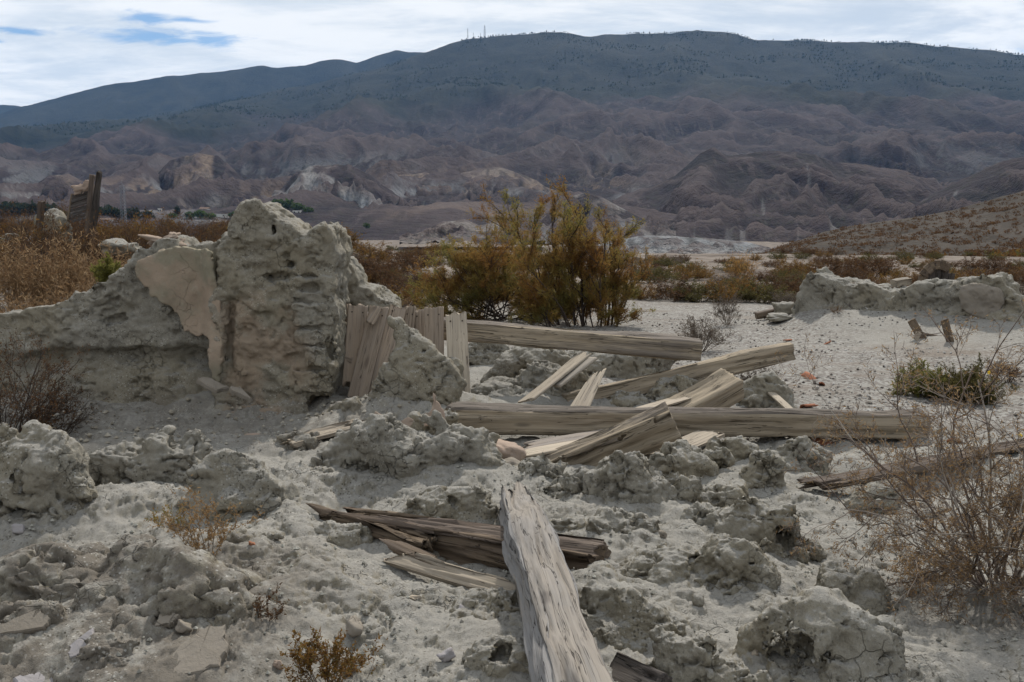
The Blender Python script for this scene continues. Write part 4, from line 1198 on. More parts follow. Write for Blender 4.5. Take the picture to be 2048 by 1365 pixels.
timber("board", P(1630, 972, 5.82), P(2075, 884, 6.85), .17, .045, M_ROTTEN, "long grey plank lying flat behind the tangled dry shrub", "board", None, seed=21, checks=16, nper=60, wear=(.75, .5, .5), fray=(.10, .02), rough=2.0, rot=.2)
timber("board", P(1590, 948, 6.3), P(1730, 962, 6.2), .06, .025, M_ROTTEN, "short grey lath near the end of the long grey plank", "board", None, seed=32, checks=4, nper=28, wear=(.75, .5, .5), fray=(.04, .02), rough=1.5)
timber("board", P(575, 886, 6.95), P(722, 846, 7.45), .22, .05, M_PALE, "grey splintered slab of wood lying on bare earth before the ruin wall", "board", None, seed=22, checks=22, nper=64, step=.016, wear=(.45, .5, .5), fray=(.06, .12), rough=2.0, deep=.02)

# the row of planks standing between wall and upper beam
PL = "weathered planks standing in a fan beside the ruin wall"
planks = [  # top, bottom, width px, Ytop, Ybottom, label
 ((681, 612), (694, 730), 30, 8.90, 8.80, "narrow dark plank against the ruin wall, first of the fan"),
 ((716, 611), (704, 770), 40, 8.86, 8.62, "second plank from the ruin wall, broad and reddish brown"),
 ((760, 614), (716, 795), 42, 8.84, 8.50, "third plank from the ruin wall, slanting with a broken cleat at its top"),
 ((797, 613), (738, 835), 36, 8.86, 8.45, "fourth plank from the ruin wall, slanting down behind the adobe column"),
 ((821, 614), (808, 760), 20, 8.88, 8.70, "thin plank seen just above the adobe column"),
 ((839, 622), (842, 770), 24, 8.90, 8.75, "greyish plank set back above the adobe column"),
 ((868, 615), (868, 745), 42, 8.84, 8.66, "wide split plank right of the adobe column with a slanted top"),
 ((912, 627), (920, 800), 45, 8.80, 8.42, "pale single plank at the right end of the fan, standing apart"),
]
for i, (t, b, wp, yt, yb, lab) in enumerate(planks):
    A = P(b[0], b[1], yb); B = P(t[0], t[1], yt)
    wm = wp / FPX * yt * .95
    o = timber("plank", A, B, .022, wm, M_BOARD if i < 6 else (M_BOARD if i == 6 else M_PALE), lab, "plank", PL, up=(1, 0, 0), seed=40 + i, nper=44, step=.02, checks=5, wear=(.12, .15, .12),
               fray=(.02, .012), rough=0.8, deep=.006)
    o.rotation_euler.rotate_axis('X', (-.22, .12, -.15, .2, -.1, .18, -.16, .06)[i])
    o.location.y += (.03, 0, -.045, .02, .03, .04, -.03, 0)[i]
    for k, zz in enumerate((-.28, .28)):
        if i == 3 and k: continue
        import mathutils
        nm = bpy.data.meshes.get("nail")
        if nm is None:
            aa = np.linspace(0, 2 * math.pi, 9)[:-1]
            v = np.concatenate([np.stack([0 * aa, np.cos(aa) * .007, np.sin(aa) * .007], 1) + np.array((0, 0, 0)), [[0, 0, 0]]])
            v = np.stack([v[:, 1], v[:, 0], v[:, 2]], 1)
            v2 = v.copy(); v2[:8, 1] += .012; v[8, 1] -= .003; v[:8, 1] -= .0015
            V8 = np.concatenate([v, v2[:8]])
            tr = [(8, a, (a + 1) % 8) for a in range(8)] + [(a, 9 + a, 9 + (a + 1) % 8) for a in range(8)] + [(a, 9 + (a + 1) % 8, (a + 1) % 8) for a in range(8)]
            nm = mesh_from("nail", V8, tris=tr, smooth=False); nm.materials.append(M_NAIL)
        n_ = obj("nail", nm, None, o)
        L_ = np.linalg.norm(B - A)
        side = -1 if (o.matrix_world.to_3x3() @ mathutils.Vector((0, -1, 0))).y < 0 else 1
        n_.location = (L_ / 2 - .055 - .012 * i % .03, side * .0135, zz * wm)
        if side > 0: n_.rotation_euler = (0, 0, math.pi)
timber("board", P(742, 644, 8.66), P(757, 617, 8.72), .03, .085, M_BOARD, "small broken wooden cleat nailed at the top of the slanting third plank", "board", None, up=(1, 0, 0), seed=60, nper=32, step=.012, checks=3, wear=(.5, .5, .4), fray=(.03, .01), deep=.006)
timber("board", P(676, 713, 8.7), P(705, 722, 8.68), .03, .05, M_BOARD, "little crosspiece on the edge of the second plank", "board", None, seed=61, nper=24, step=.012, checks=1, wear=(.4, .4, .4), deep=.004)

# ------------------------------------------------------------------ plants
def plant_material(name, cols, rough=0.8):
    """cols: colour ramp over the per-leaf 'tint' attribute"""
    m, g = material(name, rough, 0.1)
    t = g.n('ShaderNodeAttribute', attribute_name='tint').outputs['Fac']
    rp = g.n('ShaderNodeValToRGB', {0: t})
    el = rp.color_ramp.elements
    for i, c in enumerate(cols):
        e = el[i] if i < 2 else el.new(i / (len(cols) - 1))
        e.position = i / (len(cols) - 1); e.color = (*c, 1)
    c = rp.outputs[0]
    put(g, c)
    if 'twig' not in name and 'stone' not in name:
        tr = g.n('ShaderNodeBsdfTranslucent', {0: c})
        mx = g.n('ShaderNodeMixShader', {0: 0.42, 1: g.bsdf.outputs[0], 2: tr.outputs[0]})
        out_ = [n for n in g.t.nodes if n.bl_idname == 'ShaderNodeOutputMaterial'][0]
        g.t.links.new(mx.outputs[0], out_.inputs[0])
    return m


M_TWIG = plant_material("dry_twig", [(0.07, 0.052, 0.04), (0.14, 0.11, 0.085), (0.22, 0.185, 0.15)])
M_TWIG_PALE = plant_material("bleached_twig", [(0.075, 0.055, 0.045), (0.15, 0.115, 0.095), (0.30, 0.265, 0.225)])
M_TWIG_DARK = plant_material("dark_twig", [(0.030, 0.022, 0.018), (0.055, 0.04, 0.032), (0.10, 0.078, 0.06)])
M_RUST = plant_material("rusty_leaf", [(0.075, 0.038, 0.014), (0.15, 0.075, 0.022), (0.19, 0.105, 0.03), (0.12, 0.095, 0.026)])
M_RUSTOLIVE = plant_material("rusty_olive_leaf", [(0.19, 0.095, 0.03), (0.25, 0.155, 0.045), (0.225, 0.17, 0.05), (0.175, 0.16, 0.05)])
M_OLIVE = plant_material("olive_leaf", [(0.045, 0.04, 0.016), (0.085, 0.075, 0.026), (0.12, 0.10, 0.035)])
M_BROWN = plant_material("brown_scrub_leaf", [(0.05, 0.028, 0.016), (0.085, 0.046, 0.024), (0.12, 0.068, 0.032)])
M_GREYBR = plant_material("grey_brown_scrub", [(0.06, 0.048, 0.038), (0.10, 0.08, 0.062), (0.15, 0.12, 0.095)])
M_TAN = plant_material("tan_dry_stalk", [(0.15, 0.085, 0.045), (0.22, 0.14, 0.075), (0.31, 0.22, 0.13)])
M_ORANGE = plant_material("orange_dry_leaf", [(0.17, 0.10, 0.045), (0.25, 0.155, 0.072), (0.32, 0.225, 0.12)])
M_GREEN = plant_material("yellow_green_leaf", [(0.10, 0.10, 0.027), (0.155, 0.15, 0.04), (0.22, 0.20, 0.06)])
M_FARGREEN = plant_material("orchard_leaf", [(0.02, 0.032, 0.014), (0.045, 0.072, 0.022), (0.08, 0.115, 0.035)])
M_FARDARK = plant_material("dark_pine_leaf", [(0.012, 0.018, 0.010), (0.022, 0.03, 0.015), (0.035, 0.042, 0.02)])
M_YELLOW = plant_material("yellow_petal", [(0.6, 0.42, 0.02), (0.7, 0.5, 0.03)])
M_STRAW = plant_material("pale_straw", [(0.26, 0.22, 0.14), (0.36, 0.31, 0.21), (0.46, 0.41, 0.30)])


def grow(g, base, dirv, length, radius, depth, spread=0.6, kids=3, kink=0.18, up=0.15, seg=5, ratio=0.62, start=0.25, out=None, lvl=0):
    """one branch as a bent line, with side branches; returns [(points, radii, level)]"""
    out = [] if out is None else out
    pts = [np.array(base, float)]; d = np.array(dirv, float); d /= np.linalg.norm(d)
    dirs = [d.copy()]
    for i in range(seg):
        d = d + (g.random(3) - 0.5) * 2 * kink + np.array((0, 0, up)) * (1.0 / seg)
        d /= np.linalg.norm(d)
        pts.append(pts[-1] + d * length / seg); dirs.append(d.copy())
    pts = np.array(pts)
    rad = radius * np.linspace(1, 0.45 if depth else 0.3, seg + 1)
    out.append((pts, rad, lvl))
    if depth > 0:
        n = max(1, int(round(kids * (0.7 + 0.6 * g.random()))))
        for _ in range(n):
            t = start + (1 - start) * g.random()
            i = min(int(t * seg), seg - 1); f = t * seg - i
            p = pts[i] * (1 - f) + pts[i + 1] * f
            a = g.standard_normal(3); a -= a @ dirs[i + 1] * dirs[i + 1]; a /= np.linalg.norm(a) + 1e-9
            nd = dirs[i + 1] * math.cos(spread) + a * math.sin(spread) * (0.7 + 0.6 * g.random())
            grow(g, p, nd, length * ratio * (0.65 + 0.6 * g.random()), radius * (0.5 if lvl else 0.45), depth - 1, spread, kids, kink, up, max(3, seg - 1), ratio, start, out, lvl + 1)
    return out


def thin(lines, lvl, keep, g):
    return [t for t in lines if t[2] < lvl or g.random() < keep]


def tubes(lines, sides=3, g=None):
    VV, QQ, TT = [], [], []; off = 0
    a = np.arange(sides) / sides * 2 * math.pi
    for pts, rad, lvl in lines:
        if lvl >= 2 and len(pts) > 3:
            pick = [0, len(pts) // 2, len(pts) - 1] if lvl < 3 else [0, len(pts) - 1]; pts = pts[pick]; rad = rad[pick]
        m = len(pts)
        t = np.gradient(pts, axis=0); t /= np.linalg.norm(t, axis=1, keepdims=True) + 1e-9
        ref = np.array((0.31, 0.27, 0.91)) if abs(t[0, 2]) < 0.8 else np.array((0.9, 0.3, 0.1))
        u = np.cross(t, ref); u /= np.linalg.norm(u, axis=1, keepdims=True) + 1e-9
        v = np.cross(t, u)
        V = pts[:, None, :] + rad[:, None, None] * (np.cos(a)[None, :, None] * u[:, None, :] + np.sin(a)[None, :, None] * v[:, None, :])
        VV.append(V.reshape(-1, 3))
        i = np.arange(m - 1)[:, None] * sides; j = np.arange(sides)[None, :]; j1 = (j + 1) % sides
        QQ.append((np.stack([i + j, i + j1, i + sides + j1, i + sides + j], -1) + off).reshape(-1, 4))
        tv = (g.random() if g is not None else 0.5)
        TT.append(np.full(m * sides, tv)); off += m * sides
    return np.concatenate(VV), np.concatenate(QQ), np.concatenate(TT)


def leaves(lines, g, per_m, L, W, minlvl=2, tint=None, droop=0.0, along=0.6, spread=0.012):
    """narrow leaf blades along the outer twigs: (V, tris, tint)"""
    B, D = [], []
    for pts, rad, lvl in lines:
        if lvl < minlvl: continue
        seg = np.diff(pts, axis=0); ln = np.linalg.norm(seg, axis=1)
        n = max(1, int(per_m * ln.sum() * (0.6 + 0.8 * g.random())))
        k = g.integers(0, len(seg), n); f = g.random(n)[:, None]
        B.append(pts[k] + seg[k] * f + g.standard_normal((n, 3)) * spread)
        D.append(seg[k] / (ln[k][:, None] + 1e-9) * along + g.standard_normal((n, 3)) * 0.55 - np.array((0, 0, droop)))
    B = np.concatenate(B); D = np.concatenate(D); D /= np.linalg.norm(D, axis=1, keepdims=True)
    n = len(B)
    S = np.cross(D, g.standard_normal((n, 3))); S /= np.linalg.norm(S, axis=1, keepdims=True) + 1e-9
    l = L * (0.6 + 0.8 * g.random(n))[:, None]; w_ = W * (0.7 + 0.6 * g.random(n))[:, None]
    V = np.stack([B + S * w_ * 1.15, B + D * l, B - S * w_ * 1.15], 1).reshape(-1, 3)
    Q = np.arange(3 * n).reshape(-1, 3)
    tv = g.random(n) if tint is None else tint(B, g)
    return V, Q, np.repeat(tv, 3)


def plant(name, loc, lines, label, cat, group, twig_mat, leaf=None, sides=3, g=None, rz=0.0):
    root = empty(name, loc, label, cat, group, rz)
    V, Q, T = tubes(lines, sides, g)
    obj("branches", mesh_from("branches", V, Q, attrs={'tint': T}), twig_mat, root)
    if leaf is not None:
        V, Q, T, m = leaf
        obj("foliage", mesh_from("foliage", V, tris=Q, smooth=False, attrs={'tint': T}), m, root)
    return root


def bush_lines(g, n, h, spread, radius, depth=2, kids=4, kink=0.16, lean=0.9, up=0.2, ratio=0.55, base_r=0.08, seg=5, sp=0.6, flat=None):
    L = []
    for i in range(n):
        a = g.random() * 2 * math.pi; tl = lean * math.sqrt(g.random())
        d = np.array((math.cos(a) * math.sin(tl), math.sin(a) * math.sin(tl), math.cos(tl)))
        ln = 1 / math.sqrt((d[0] ** 2 + d[1] ** 2) / spread ** 2 + d[2] ** 2 / h ** 2) * (0.65 + 0.4 * g.random())
        b = np.array((math.cos(a), math.sin(a), 0)) * base_r * g.random()
        grow(g, b - np.array((0, 0, .03)), d, ln * 0.8, radius, depth, sp, kids, kink, up, seg, ratio, 0.3, L)
    return L


def on_ground(px, row, dz=0.0):
    Yg = gd(row)
    for _ in range(6):
        x = ray(px, row)[0] * Yg
        Yg = gd(row, ground_at(x, Yg))
    return np.array((x, Yg, ground_at(x, Yg) + dz))


# ---- the tamarisk in the middle, and its lower neighbour
g = np.random.default_rng(5)
p0 = on_ground(1165, 652)
lines = []
mpp = p0[1] / FPX
for (bx, tx, trow, rr_) in ((1120, 1040, 385, .030), (1135, 1085, 400, .028), (1150, 1110, 395, .03), (1165, 1165, 375, .036), (1165, 1130, 430, .03), (1200, 1185, 425, .03), (1215, 1245, 435, .032), (1222, 1275, 455, .03),
                      (1210, 1215, 470, .022), (1140, 1070, 470, .022), (1100, 1035, 440, .022), (1185, 1150, 470, .02), (1230, 1285, 520, .022), (1095, 1030, 520, .018), (1150, 1190, 500, .02), (1225, 1270, 560, .015), (1110, 1050, 560, .015),
                      (1175, 1160, 540, .015), (1135, 1100, 560, .014), (1195, 1230, 540, .014), (1120, 1070, 590, .012), (1160, 1130, 600, .012), (1190, 1200, 600, .012), (1215, 1250, 600, .012), (1140, 1110, 500, .014), (1170, 1190, 480, .014), (1100, 1030, 600, .012), (1150, 1150, 450, .014)):
    b = np.array(((bx - 1165) * mpp, (g.random() - .5) * .5, -.03))
    tip = np.array(((tx - 1165) * mpp, (g.random() - .5) * 1.3, CAM_H + float(row_slope(trow)) * p0[1] - p0[2]))
    d = tip - b; Ln = np.linalg.norm(d)
    grow(g, b, d / Ln + np.array((0, 0, -.12)), Ln * 0.90, rr_ * .75, 3, 0.6, 9, 0.13, 0.2, 8, 0.34, 0.08, lines)
def tam_tint(B, g):
    return np.clip(0.45 + 0.32 * vol(FBM, B * 0.35) + 0.2 * g.standard_normal(len(B)) - 0.10 * (B[:, 2] - 1.2), 0, 1)
lf = leaves(lines, g, 88, 0.034, 0.0048, 2, tam_tint, along=0.9, spread=0.018); print('tam', len(lf[0]), len(lines))
plant("tamarisk_tree", p0, thin(lines, 3, .22, g), "tall rusty tamarisk tree with several trunks behind the long upper beam", "tree", None, M_TWIG_DARK, (*lf, M_RUSTOLIVE), 3, g)
g = np.random.default_rng(6)
p0 = on_ground(985, 640); mpp = p0[1] / FPX
lines = []
for k in range(42):
    tx = 985 + (g.random() - 0.5) * 290; trow = 470 + 150 * abs((tx - 985) / 160) ** 1.5 + 60 * g.random()
    b = np.array(((g.random() - .5) * .9, (g.random() - .5) * .6, -.03))
    tip = np.array(((tx - 985) * mpp, (g.random() - .5) * 1.6, CAM_H + float(row_slope(min(trow, 630))) * p0[1] - p0[2]))
    d = tip - b; Ln = np.linalg.norm(d)
    grow(g, b, d / Ln, Ln * 0.95, .014, 3, 0.6, 6, 0.14, 0.2, 6, 0.40, 0.2, lines)
lf = leaves(lines, g, 120, 0.032, 0.0050, 2, tam_tint, along=0.9, spread=0.018); print('tam2', len(lf[0]), len(lines))
plant("tamarisk_shrub", p0, thin(lines, 3, .3, g), "broad low tamarisk shrub spreading left of the tall rusty tamarisk", "shrub", None, M_TWIG_DARK, (*lf, M_RUSTOLIVE), 3, g)

# ---- the tangled dry shrub on the right
g = np.random.default_rng(8)
p0 = on_ground(2000, 1165)
mpp = p0[1] / FPX
lines = []
for (bx, tx, trow, dy, r_) in ((-30, 1665, 870, -.1, .011), (-40, 1700, 960, -.3, .010), (-20, 1690, 820, .25, .009), (-10, 1830, 700, .2, .010), (0, 1890, 690, -.1, .012), (10, 1950, 730, .3, .011), (20, 2020, 790, -.2, .011),
                               (-50, 1680, 1010, -.35, .008), (-40, 1760, 1060, -.5, .008), (-45, 1720, 1120, -.5, .007), (-60, 1800, 1180, -.45, .008), (30, 2080, 860, .1, .012), (40, 2130, 980, -.2, .010), (-20, 1850, 880, -.3, .010),
                               (0, 1940, 960, -.5, .009), (10, 2010, 1010, -.5, .009), (-35, 1760, 930, .4, .009), (20, 1900, 1000, .4, .009), (-25, 1800, 1000, .0, .009), (30, 2060, 1080, -.45, .008), (-15, 1880, 1110, -.55, .007),
                               (15, 1990, 900, .5, .010), (-30, 1740, 1000, .2, .008), (25, 2040, 930, -.1, .010)):
    b = np.array((bx * mpp, (g.random() - .5) * .15, -.03))
    tip = np.array(((tx - 2000) * mpp, dy, CAM_H + float(row_slope(trow)) * (p0[1] + dy) - p0[2]))
    d = tip - b; Ln = np.linalg.norm(d); bow = np.array((0, 0, .22)) * (1 if tip[2] < .5 else -.1)
    grow(g, b, d / Ln + bow, Ln * 0.94, r_, 4, 0.75, 5, 0.24, -0.12 if tip[2] < .5 else 0.05, 8, 0.42, 0.15, lines)
for k in range(16):
    a_ = g.random() * 6.28
    grow(g, np.array((.12 * math.cos(a_), .10 * math.sin(a_), -.02)), np.array((math.cos(a_), math.sin(a_) - .2, .55 * g.random())), .26 + .2 * g.random(), .006, 3, .8, 5, .28, .05, 6, .5, .1, lines)
lf = leaves(lines, g, 26, 0.018, 0.0020, 3, None, along=0.5, spread=0.006); print('dry', len(lf[0]), len(lines))
lines2 = [(p, np.maximum(r * .8, 0.0009), l) for p, r, l in lines]
shrub = plant("dry_shrub", p0, thin(lines2, 4, .6, g), "big tangled leafless shrub with orange twig tips, beside the grey plank", "shrub", None, M_TWIG_PALE, (*lf, M_ORANGE), 3, g)
# ---- dark brushy shrub at the left edge below the wall
g = np.random.default_rng(9)
p0 = on_ground(25, 880); mpp = p0[1] / FPX
lines = bush_lines(g, 34, 1.15, 0.55, .007, 3, 5, 0.16, 1.1, 0.15, 0.5, 0.15, 6)
lf = leaves(lines, g, 30, 0.020, 0.0035, 2, None)
plant("dry_shrub", p0, lines, "dark twiggy shrub covering the left foot of the ruin wall", "shrub", None, M_TWIG_DARK, (*lf, M_BROWN), 3, g)
g = np.random.default_rng(19)
p0 = on_ground(110, 868)
lines = bush_lines(g, 16, 0.35, 0.5, .004, 3, 4, 0.2, 1.3, 0.05, 0.5, 0.12, 5)
plant("dry_shrub", p0, lines, "low spray of dead twigs in front of the dark twiggy shrub", "shrub", None, M_TWIG_DARK, None, 3, g)

# ---- small plants of the near ground
def small(name, px, row, h, sp, n, r, seed, label, twig, leafm, per_m=120, L=.014, W=.0026, depth=2, kids=4, lean=.8, cat="plant", minl=1, ratio=.5, kink=.16, up=.25):
    g = np.random.default_rng(seed)
    p = on_ground(px, row)
    ln = bush_lines(g, n, h, sp, r, depth, kids, kink, lean, up, ratio, .03, 5)
    lf = leaves(ln, g, per_m, L, W, minl, None, spread=.004) if leafm else None
    return plant(name, p, ln, label, cat, None, twig, (*lf, leafm) if lf else None, 3, g)


small("small_plant", 655, 1375, .30, .15, 16, .0024, 21, "little rusty plant at the bottom edge, left of the round black hole", M_TWIG, M_RUST, 240, .012, .003)
small("small_plant", 720, 1360, .17, .12, 4, .0016, 22, "sparse leaning sprig beside the little rusty plant", M_TWIG, M_RUST, 130, .012, .0026)
small("small_plant", 432, 1108, .48, .30, 8, .0030, 23, "thin twiggy plant with orange leaflets on the cracked grey hump", M_TWIG_PALE, M_ORANGE, 110, .014, .003, 2, 5, .9)
small("small_plant", 345, 1060, .15, .16, 8, .0018, 24, "low olive sprig below the blocky cracked remnant", M_TWIG, M_RUSTOLIVE, 130, .012, .003)
small("small_plant", 525, 1245, .22, .08, 6, .0018, 25, "thin dark sprig standing on the sand beside the big tan slab", M_TWIG_DARK, M_BROWN, 110, .012, .003)
small("dead_shrub", 1400, 704, .42, .52, 26, .0045, 26, "bare brown shrub behind the end of the long upper beam", M_TWIG, M_GREYBR, 60, .018, .003, 3, 4, 1.1, "shrub", 2)
small("dead_shrub", 1455, 650, .48, .34, 18, .004, 27, "thin upright bare shrub on the gravel, farther than the brown one", M_TWIG, M_GREYBR, 60, .018, .003, 3, 4, .7, "shrub", 2)
small("dead_shrub", 1512, 792, .36, .26, 22, .003, 28, "small grey brown shrub under the free end of the rising beam", M_TWIG_DARK, M_GREYBR, 70, .016, .003, 3, 4, .9, "shrub", 2)
small("green_shrub", 1842, 792, .34, .30, 46, .004, 29, "low yellowish green shrub on the gravel", M_TWIG, M_GREEN, 260, .022, .0036, 2, 5, 1.25, "shrub", 1)
small("green_shrub", 1945, 805, .36, .34, 46, .004, 30, "olive brown shrub touching the yellowish green one", M_TWIG, M_OLIVE, 230, .022, .0036, 2, 5, 1.25, "shrub", 1)
small("dead_shrub", 2015, 765, .24, .3, 22, .003, 33, "small purplish dry shrub at the right of the olive brown one", M_TWIG_DARK, M_BROWN, 60, .016, .003, 3, 4, 1.1, "shrub", 2)
small("dead_shrub", 790, 618, .30, .34, 26, .003, 34, "low tan twiggy shrub showing above the standing planks", M_TWIG_PALE, M_TAN, 60, .02, .003, 3, 4, 1.1, "shrub", 2)
small("grass_tuft", 1440, 945, .14, .16, 60, .0011, 35, "tuft of dry orange grass under the longest front beam", M_TAN, None, depth=1, kids=2, lean=1.1, cat="grass tuft")
small("grass_tuft", 1805, 657, .18, .20, 60, .002, 36, "pale yellow tuft at the foot of the wall stub", M_TAN, None, depth=1, kids=2, lean=1.0, cat="grass tuft")
small("yellow_shrub", 216, 562, .30, .16, 16, .003, 37, "small bright yellow green sprig on the shoulder of the ruin wall", M_TWIG, M_GREEN, 200, .03, .005, 2, 4, .8, "shrub", 1)
bpy.data.objects["yellow_shrub"].location = P(216, 570, 9.2)
# yellow flower heads on thin stalks
for (px, row, base, lab) in ((1978, 745, 900, "single yellow flower above the olive brown shrub"), (2040, 871, 960, "single yellow flower near the grey plank at the right edge")):
    g = np.random.default_rng(int(px))
    f = P(px, row, 4.9); b = np.array((f[0] + .03, f[1] + .03, ground_at(f[0], f[1]) - .02)) - f
    root = empty("flower", f + b, lab, "flower")
    ln = [(np.array([(0, 0, 0), -b * 0.5 + (0.015, 0, 0), -b]), np.array([.0016, .0013, .001]), 0)]
    V, Q, T = tubes(ln, 3, g); obj("stalk", mesh_from("stalk", V, Q, attrs={'tint': T}), M_TWIG, root)
    aa = np.arange(12) / 12 * 2 * math.pi; c = -b
    pv, pq = [], []
    for i, a in enumerate(aa):
        d = np.array((math.cos(a), -.25, math.sin(a))); s_ = np.array((-math.sin(a), 0, math.cos(a)))
        pv += [c, c + d * .006 + s_ * .0025, c + d * .011, c + d * .006 - s_ * .0025]; pq.append([4 * i, 4 * i + 1, 4 * i + 2, 4 * i + 3])
    obj("flower_head", mesh_from("flower_head", np.array(pv), pq, attrs={'tint': np.full(len(pv), .5)}), M_YELLOW, root)


# ---- scrub: prototypes, then copies
def scrub_proto(seed, h, sp, twig, leafm, n=34, per=60, L=.05, W=.008, lean=1.25, r=.006, depth=2, kids=4, up=.25):
    g = np.random.default_rng(seed)
    ln = bush_lines(g, n, h, sp, r, depth, kids, .16, lean, up, .45, .12, 4)
    V, Q, T = tubes(ln, 3, g)
    a = mesh_from("branches", V, Q, attrs={'tint': T}); a.materials.append(twig)
    V, Q, T = leaves(ln, g, per, L, W, 1, None, spread=.02)
    b = mesh_from("foliage", V, tris=Q, smooth=False, attrs={'tint': T}); b.materials.append(leafm)
    return a, b


KINDS = {
 'rust': [scrub_proto(s, .80, .62, M_TWIG_DARK, M_RUST, 34, 44) for s in (201, 202, 203)],
 'brown': [scrub_proto(s, .75, .65, M_TWIG_DARK, M_BROWN, 34, 44) for s in (204, 205, 206)],
 'olive': [scrub_proto(s, .72, .62, M_TWIG_DARK, M_OLIVE, 34, 50) for s in (207, 208)],
 'grey': [scrub_proto(s, .55, .60, M_TWIG, M_GREYBR, 36, 36) for s in (209, 210)],
 'tan': [scrub_proto(s, .85, .50, M_TAN, M_TAN, 60, 20, .05, .004, .75, .004, 2, 4) for s in (211, 212, 213)],
 'stalk': [scrub_proto(s, 1.0, .55, M_TWIG_DARK, M_BROWN, 56, 20, .04, .005, .7, .006, 2, 5, .3) for s in (214, 215, 216)],
 'gold': [scrub_proto(217, .8, .45, M_TAN, plant_material("golden_grass", [(0.24, 0.12, 0.03), (0.33, 0.18, 0.05), (0.40, 0.25, 0.09)]), 80, 16, .07, .004, .6, .004, 1, 4)],
}
LAB = {'rust': "rusty brown scrub bush", 'brown': "dark brown scrub bush", 'olive': "olive brown scrub bush", 'grey': "grey brown twiggy scrub bush", 'tan': "tan dry stalky bush", 'stalk': "dark reddish stalky bush", 'gold': "golden dry grass clump"}


AUTO = []
def scrub(kind, x, y, s, where, group, label=None, sz=1.0, cat="scrub bush"):
    a, b = KINDS[kind][rnd.randrange(len(KINDS[kind]))]
    root = empty("scrub_bush", (x, y, ground_at(x, y) - .02), label or (LAB[kind] + " " + where), cat, group, rnd.random() * 6.28)
    root.scale = (s, s, s * sz)
    if not label: AUTO.append((root, kind, x, y, s))
    obj("branches", a, None, root); obj("foliage", b, None, root)
    return root


def half_w(y): return y * 0.535 + 1.0


placed = []
def free(x, y, r):
    for (a, b, c) in placed:
        if (a - x) ** 2 + (b - y) ** 2 < (0.62 * (r + c)) ** 2: return False
    placed.append((x, y, r)); return True


GB = "scrub bushes of the plain behind the clearing"
def band(n, y0, y1, x0f, x1f, kinds, s0, s1, where, group, sz=(0.8, 1.15), keep=None):
    c = 0; t = 0
    while c < n and t < n * 30:
        t += 1
        y = y0 + (y1 - y0) * rnd.random() ** 1.3; x = x0f(y) + (x1f(y) - x0f(y)) * rnd.random()
        if keep and not keep(x, y): continue
        s = s0 + (s1 - s0) * rnd.random()
        if free(x, y, .55 * s):
            scrub(rnd.choice(kinds), x, y, s, where, group, sz=sz[0] + (sz[1] - sz[0]) * rnd.random()); c += 1


# front row at the far side of the white clearing: each one can be told apart
ROW = [(720, 596, 1.0, 'grey', "low grey bush close behind the right shoulder of the ruin wall"), (690, 560, 1.1, 'brown', "dark bush just behind the pier of the ruin wall"), (815, 610, .9, 'rust', "small rusty bush between the standing planks and the broad tamarisk"), (740, 530, 1.2, 'rust', "rusty bush higher on the pale slope behind the wall"), (830, 540, 1.2, 'brown', "brown bush at the left flank of the broad low tamarisk"), (1280, 598, 1.0, 'rust', "rusty bush just right of the tall tamarisk, at the clearing's far side"), (1345, 600, 1.15, 'brown', "dark rounded bush behind the thin upright bare shrub"),
       (1400, 604, 1.2, 'olive', "olive bush at the far side of the clearing, left of the dry stalks"), (1465, 604, 1.2, 'rust', "large rusty olive bush in the middle of the clearing's far side"),
       (1530, 606, 1.1, 'olive', "olive bush left of the wall stub's rounded end"), (1570, 610, .8, 'grey', "grey twiggy bush touching the left end of the wall stub"),
       (1480, 568, 1.0, 'gold', "golden grass clump standing up among the scrub left of the wall stub"), (1580, 560, 1.0, 'rust', "orange brown bush just above the left end of the wall stub"),
       (1660, 556, 1.1, 'brown', "brown bush behind the low middle of the wall stub"), (1740, 556, 1.25, 'brown', "reddish brown bush behind the right half of the wall stub"),
       (1310, 566, .95, 'olive', "smaller olive bush behind the rusty one beside the tamarisk"), (1375, 562, .9, 'rust', "rusty bush peeping over the dark rounded bush"),
       (2040, 600, 1.2, 'grey', "grey brown bush behind the right end of the wall stub"), (1960, 548, 1.2, 'brown', "dark bush above the plastered end of the wall stub"),
       (760, 560, 1.15, 'brown', "brown bush on the pale slope right of the ruin wall"), (845, 575, 1.1, 'grey', "grey bush left of the broad low tamarisk shrub"),
       (700, 505, 1.3, 'rust', "rusty bush close to the jagged right edge of the ruin wall"), (775, 500, 1.1, 'olive', "olive bush left of the lone dark bush beyond the wall"), (865, 512, 1.5, 'rust', "tall dark bush at the far side of the pinkish flat")]
for (px, row, s, kind, lab) in ROW:
    p = on_ground(px, row)
    placed.append((p[0], p[1], .55 * s))
    scrub(kind, p[0], p[1], s * (1 if p[1] < 24 else 1.3), "", GB, lab, .62 if kind != 'gold' else .9)
gap = lambda x, y: not (6.5 < x < 11.5 and 33 < y < 40)
band(70, 20.5, 33, lambda y: -0.17 * y, lambda y: half_w(y), ['rust', 'brown', 'olive', 'brown', 'grey'], .8, 1.2, "in the scrub belt behind the clearing", GB, (.5, .72), keep=gap)
band(74, 33, 62, lambda y: -0.30 * y, lambda y: half_w(y), ['rust', 'brown', 'olive', 'brown', 'grey'], .75, 1.3, "in the deeper scrub toward the valley", GB, (.5, .7), keep=gap)
band(36, 62, 100, lambda y: -0.3 * y, lambda y: half_w(y), ['rust', 'brown', 'olive', 'grey'], 1.0, 1.8, "far out on the scrub plain", GB, (.5, .75))
GL = "dry bushes on the bank behind the ruin wall"
band(46, 12.0, 21, lambda y: -half_w(y), lambda y: -0.17 * y - .8, ['stalk', 'brown', 'stalk', 'rust'], .85, 1.2, "on the bank behind the ruin wall", GL, (.65, .95))
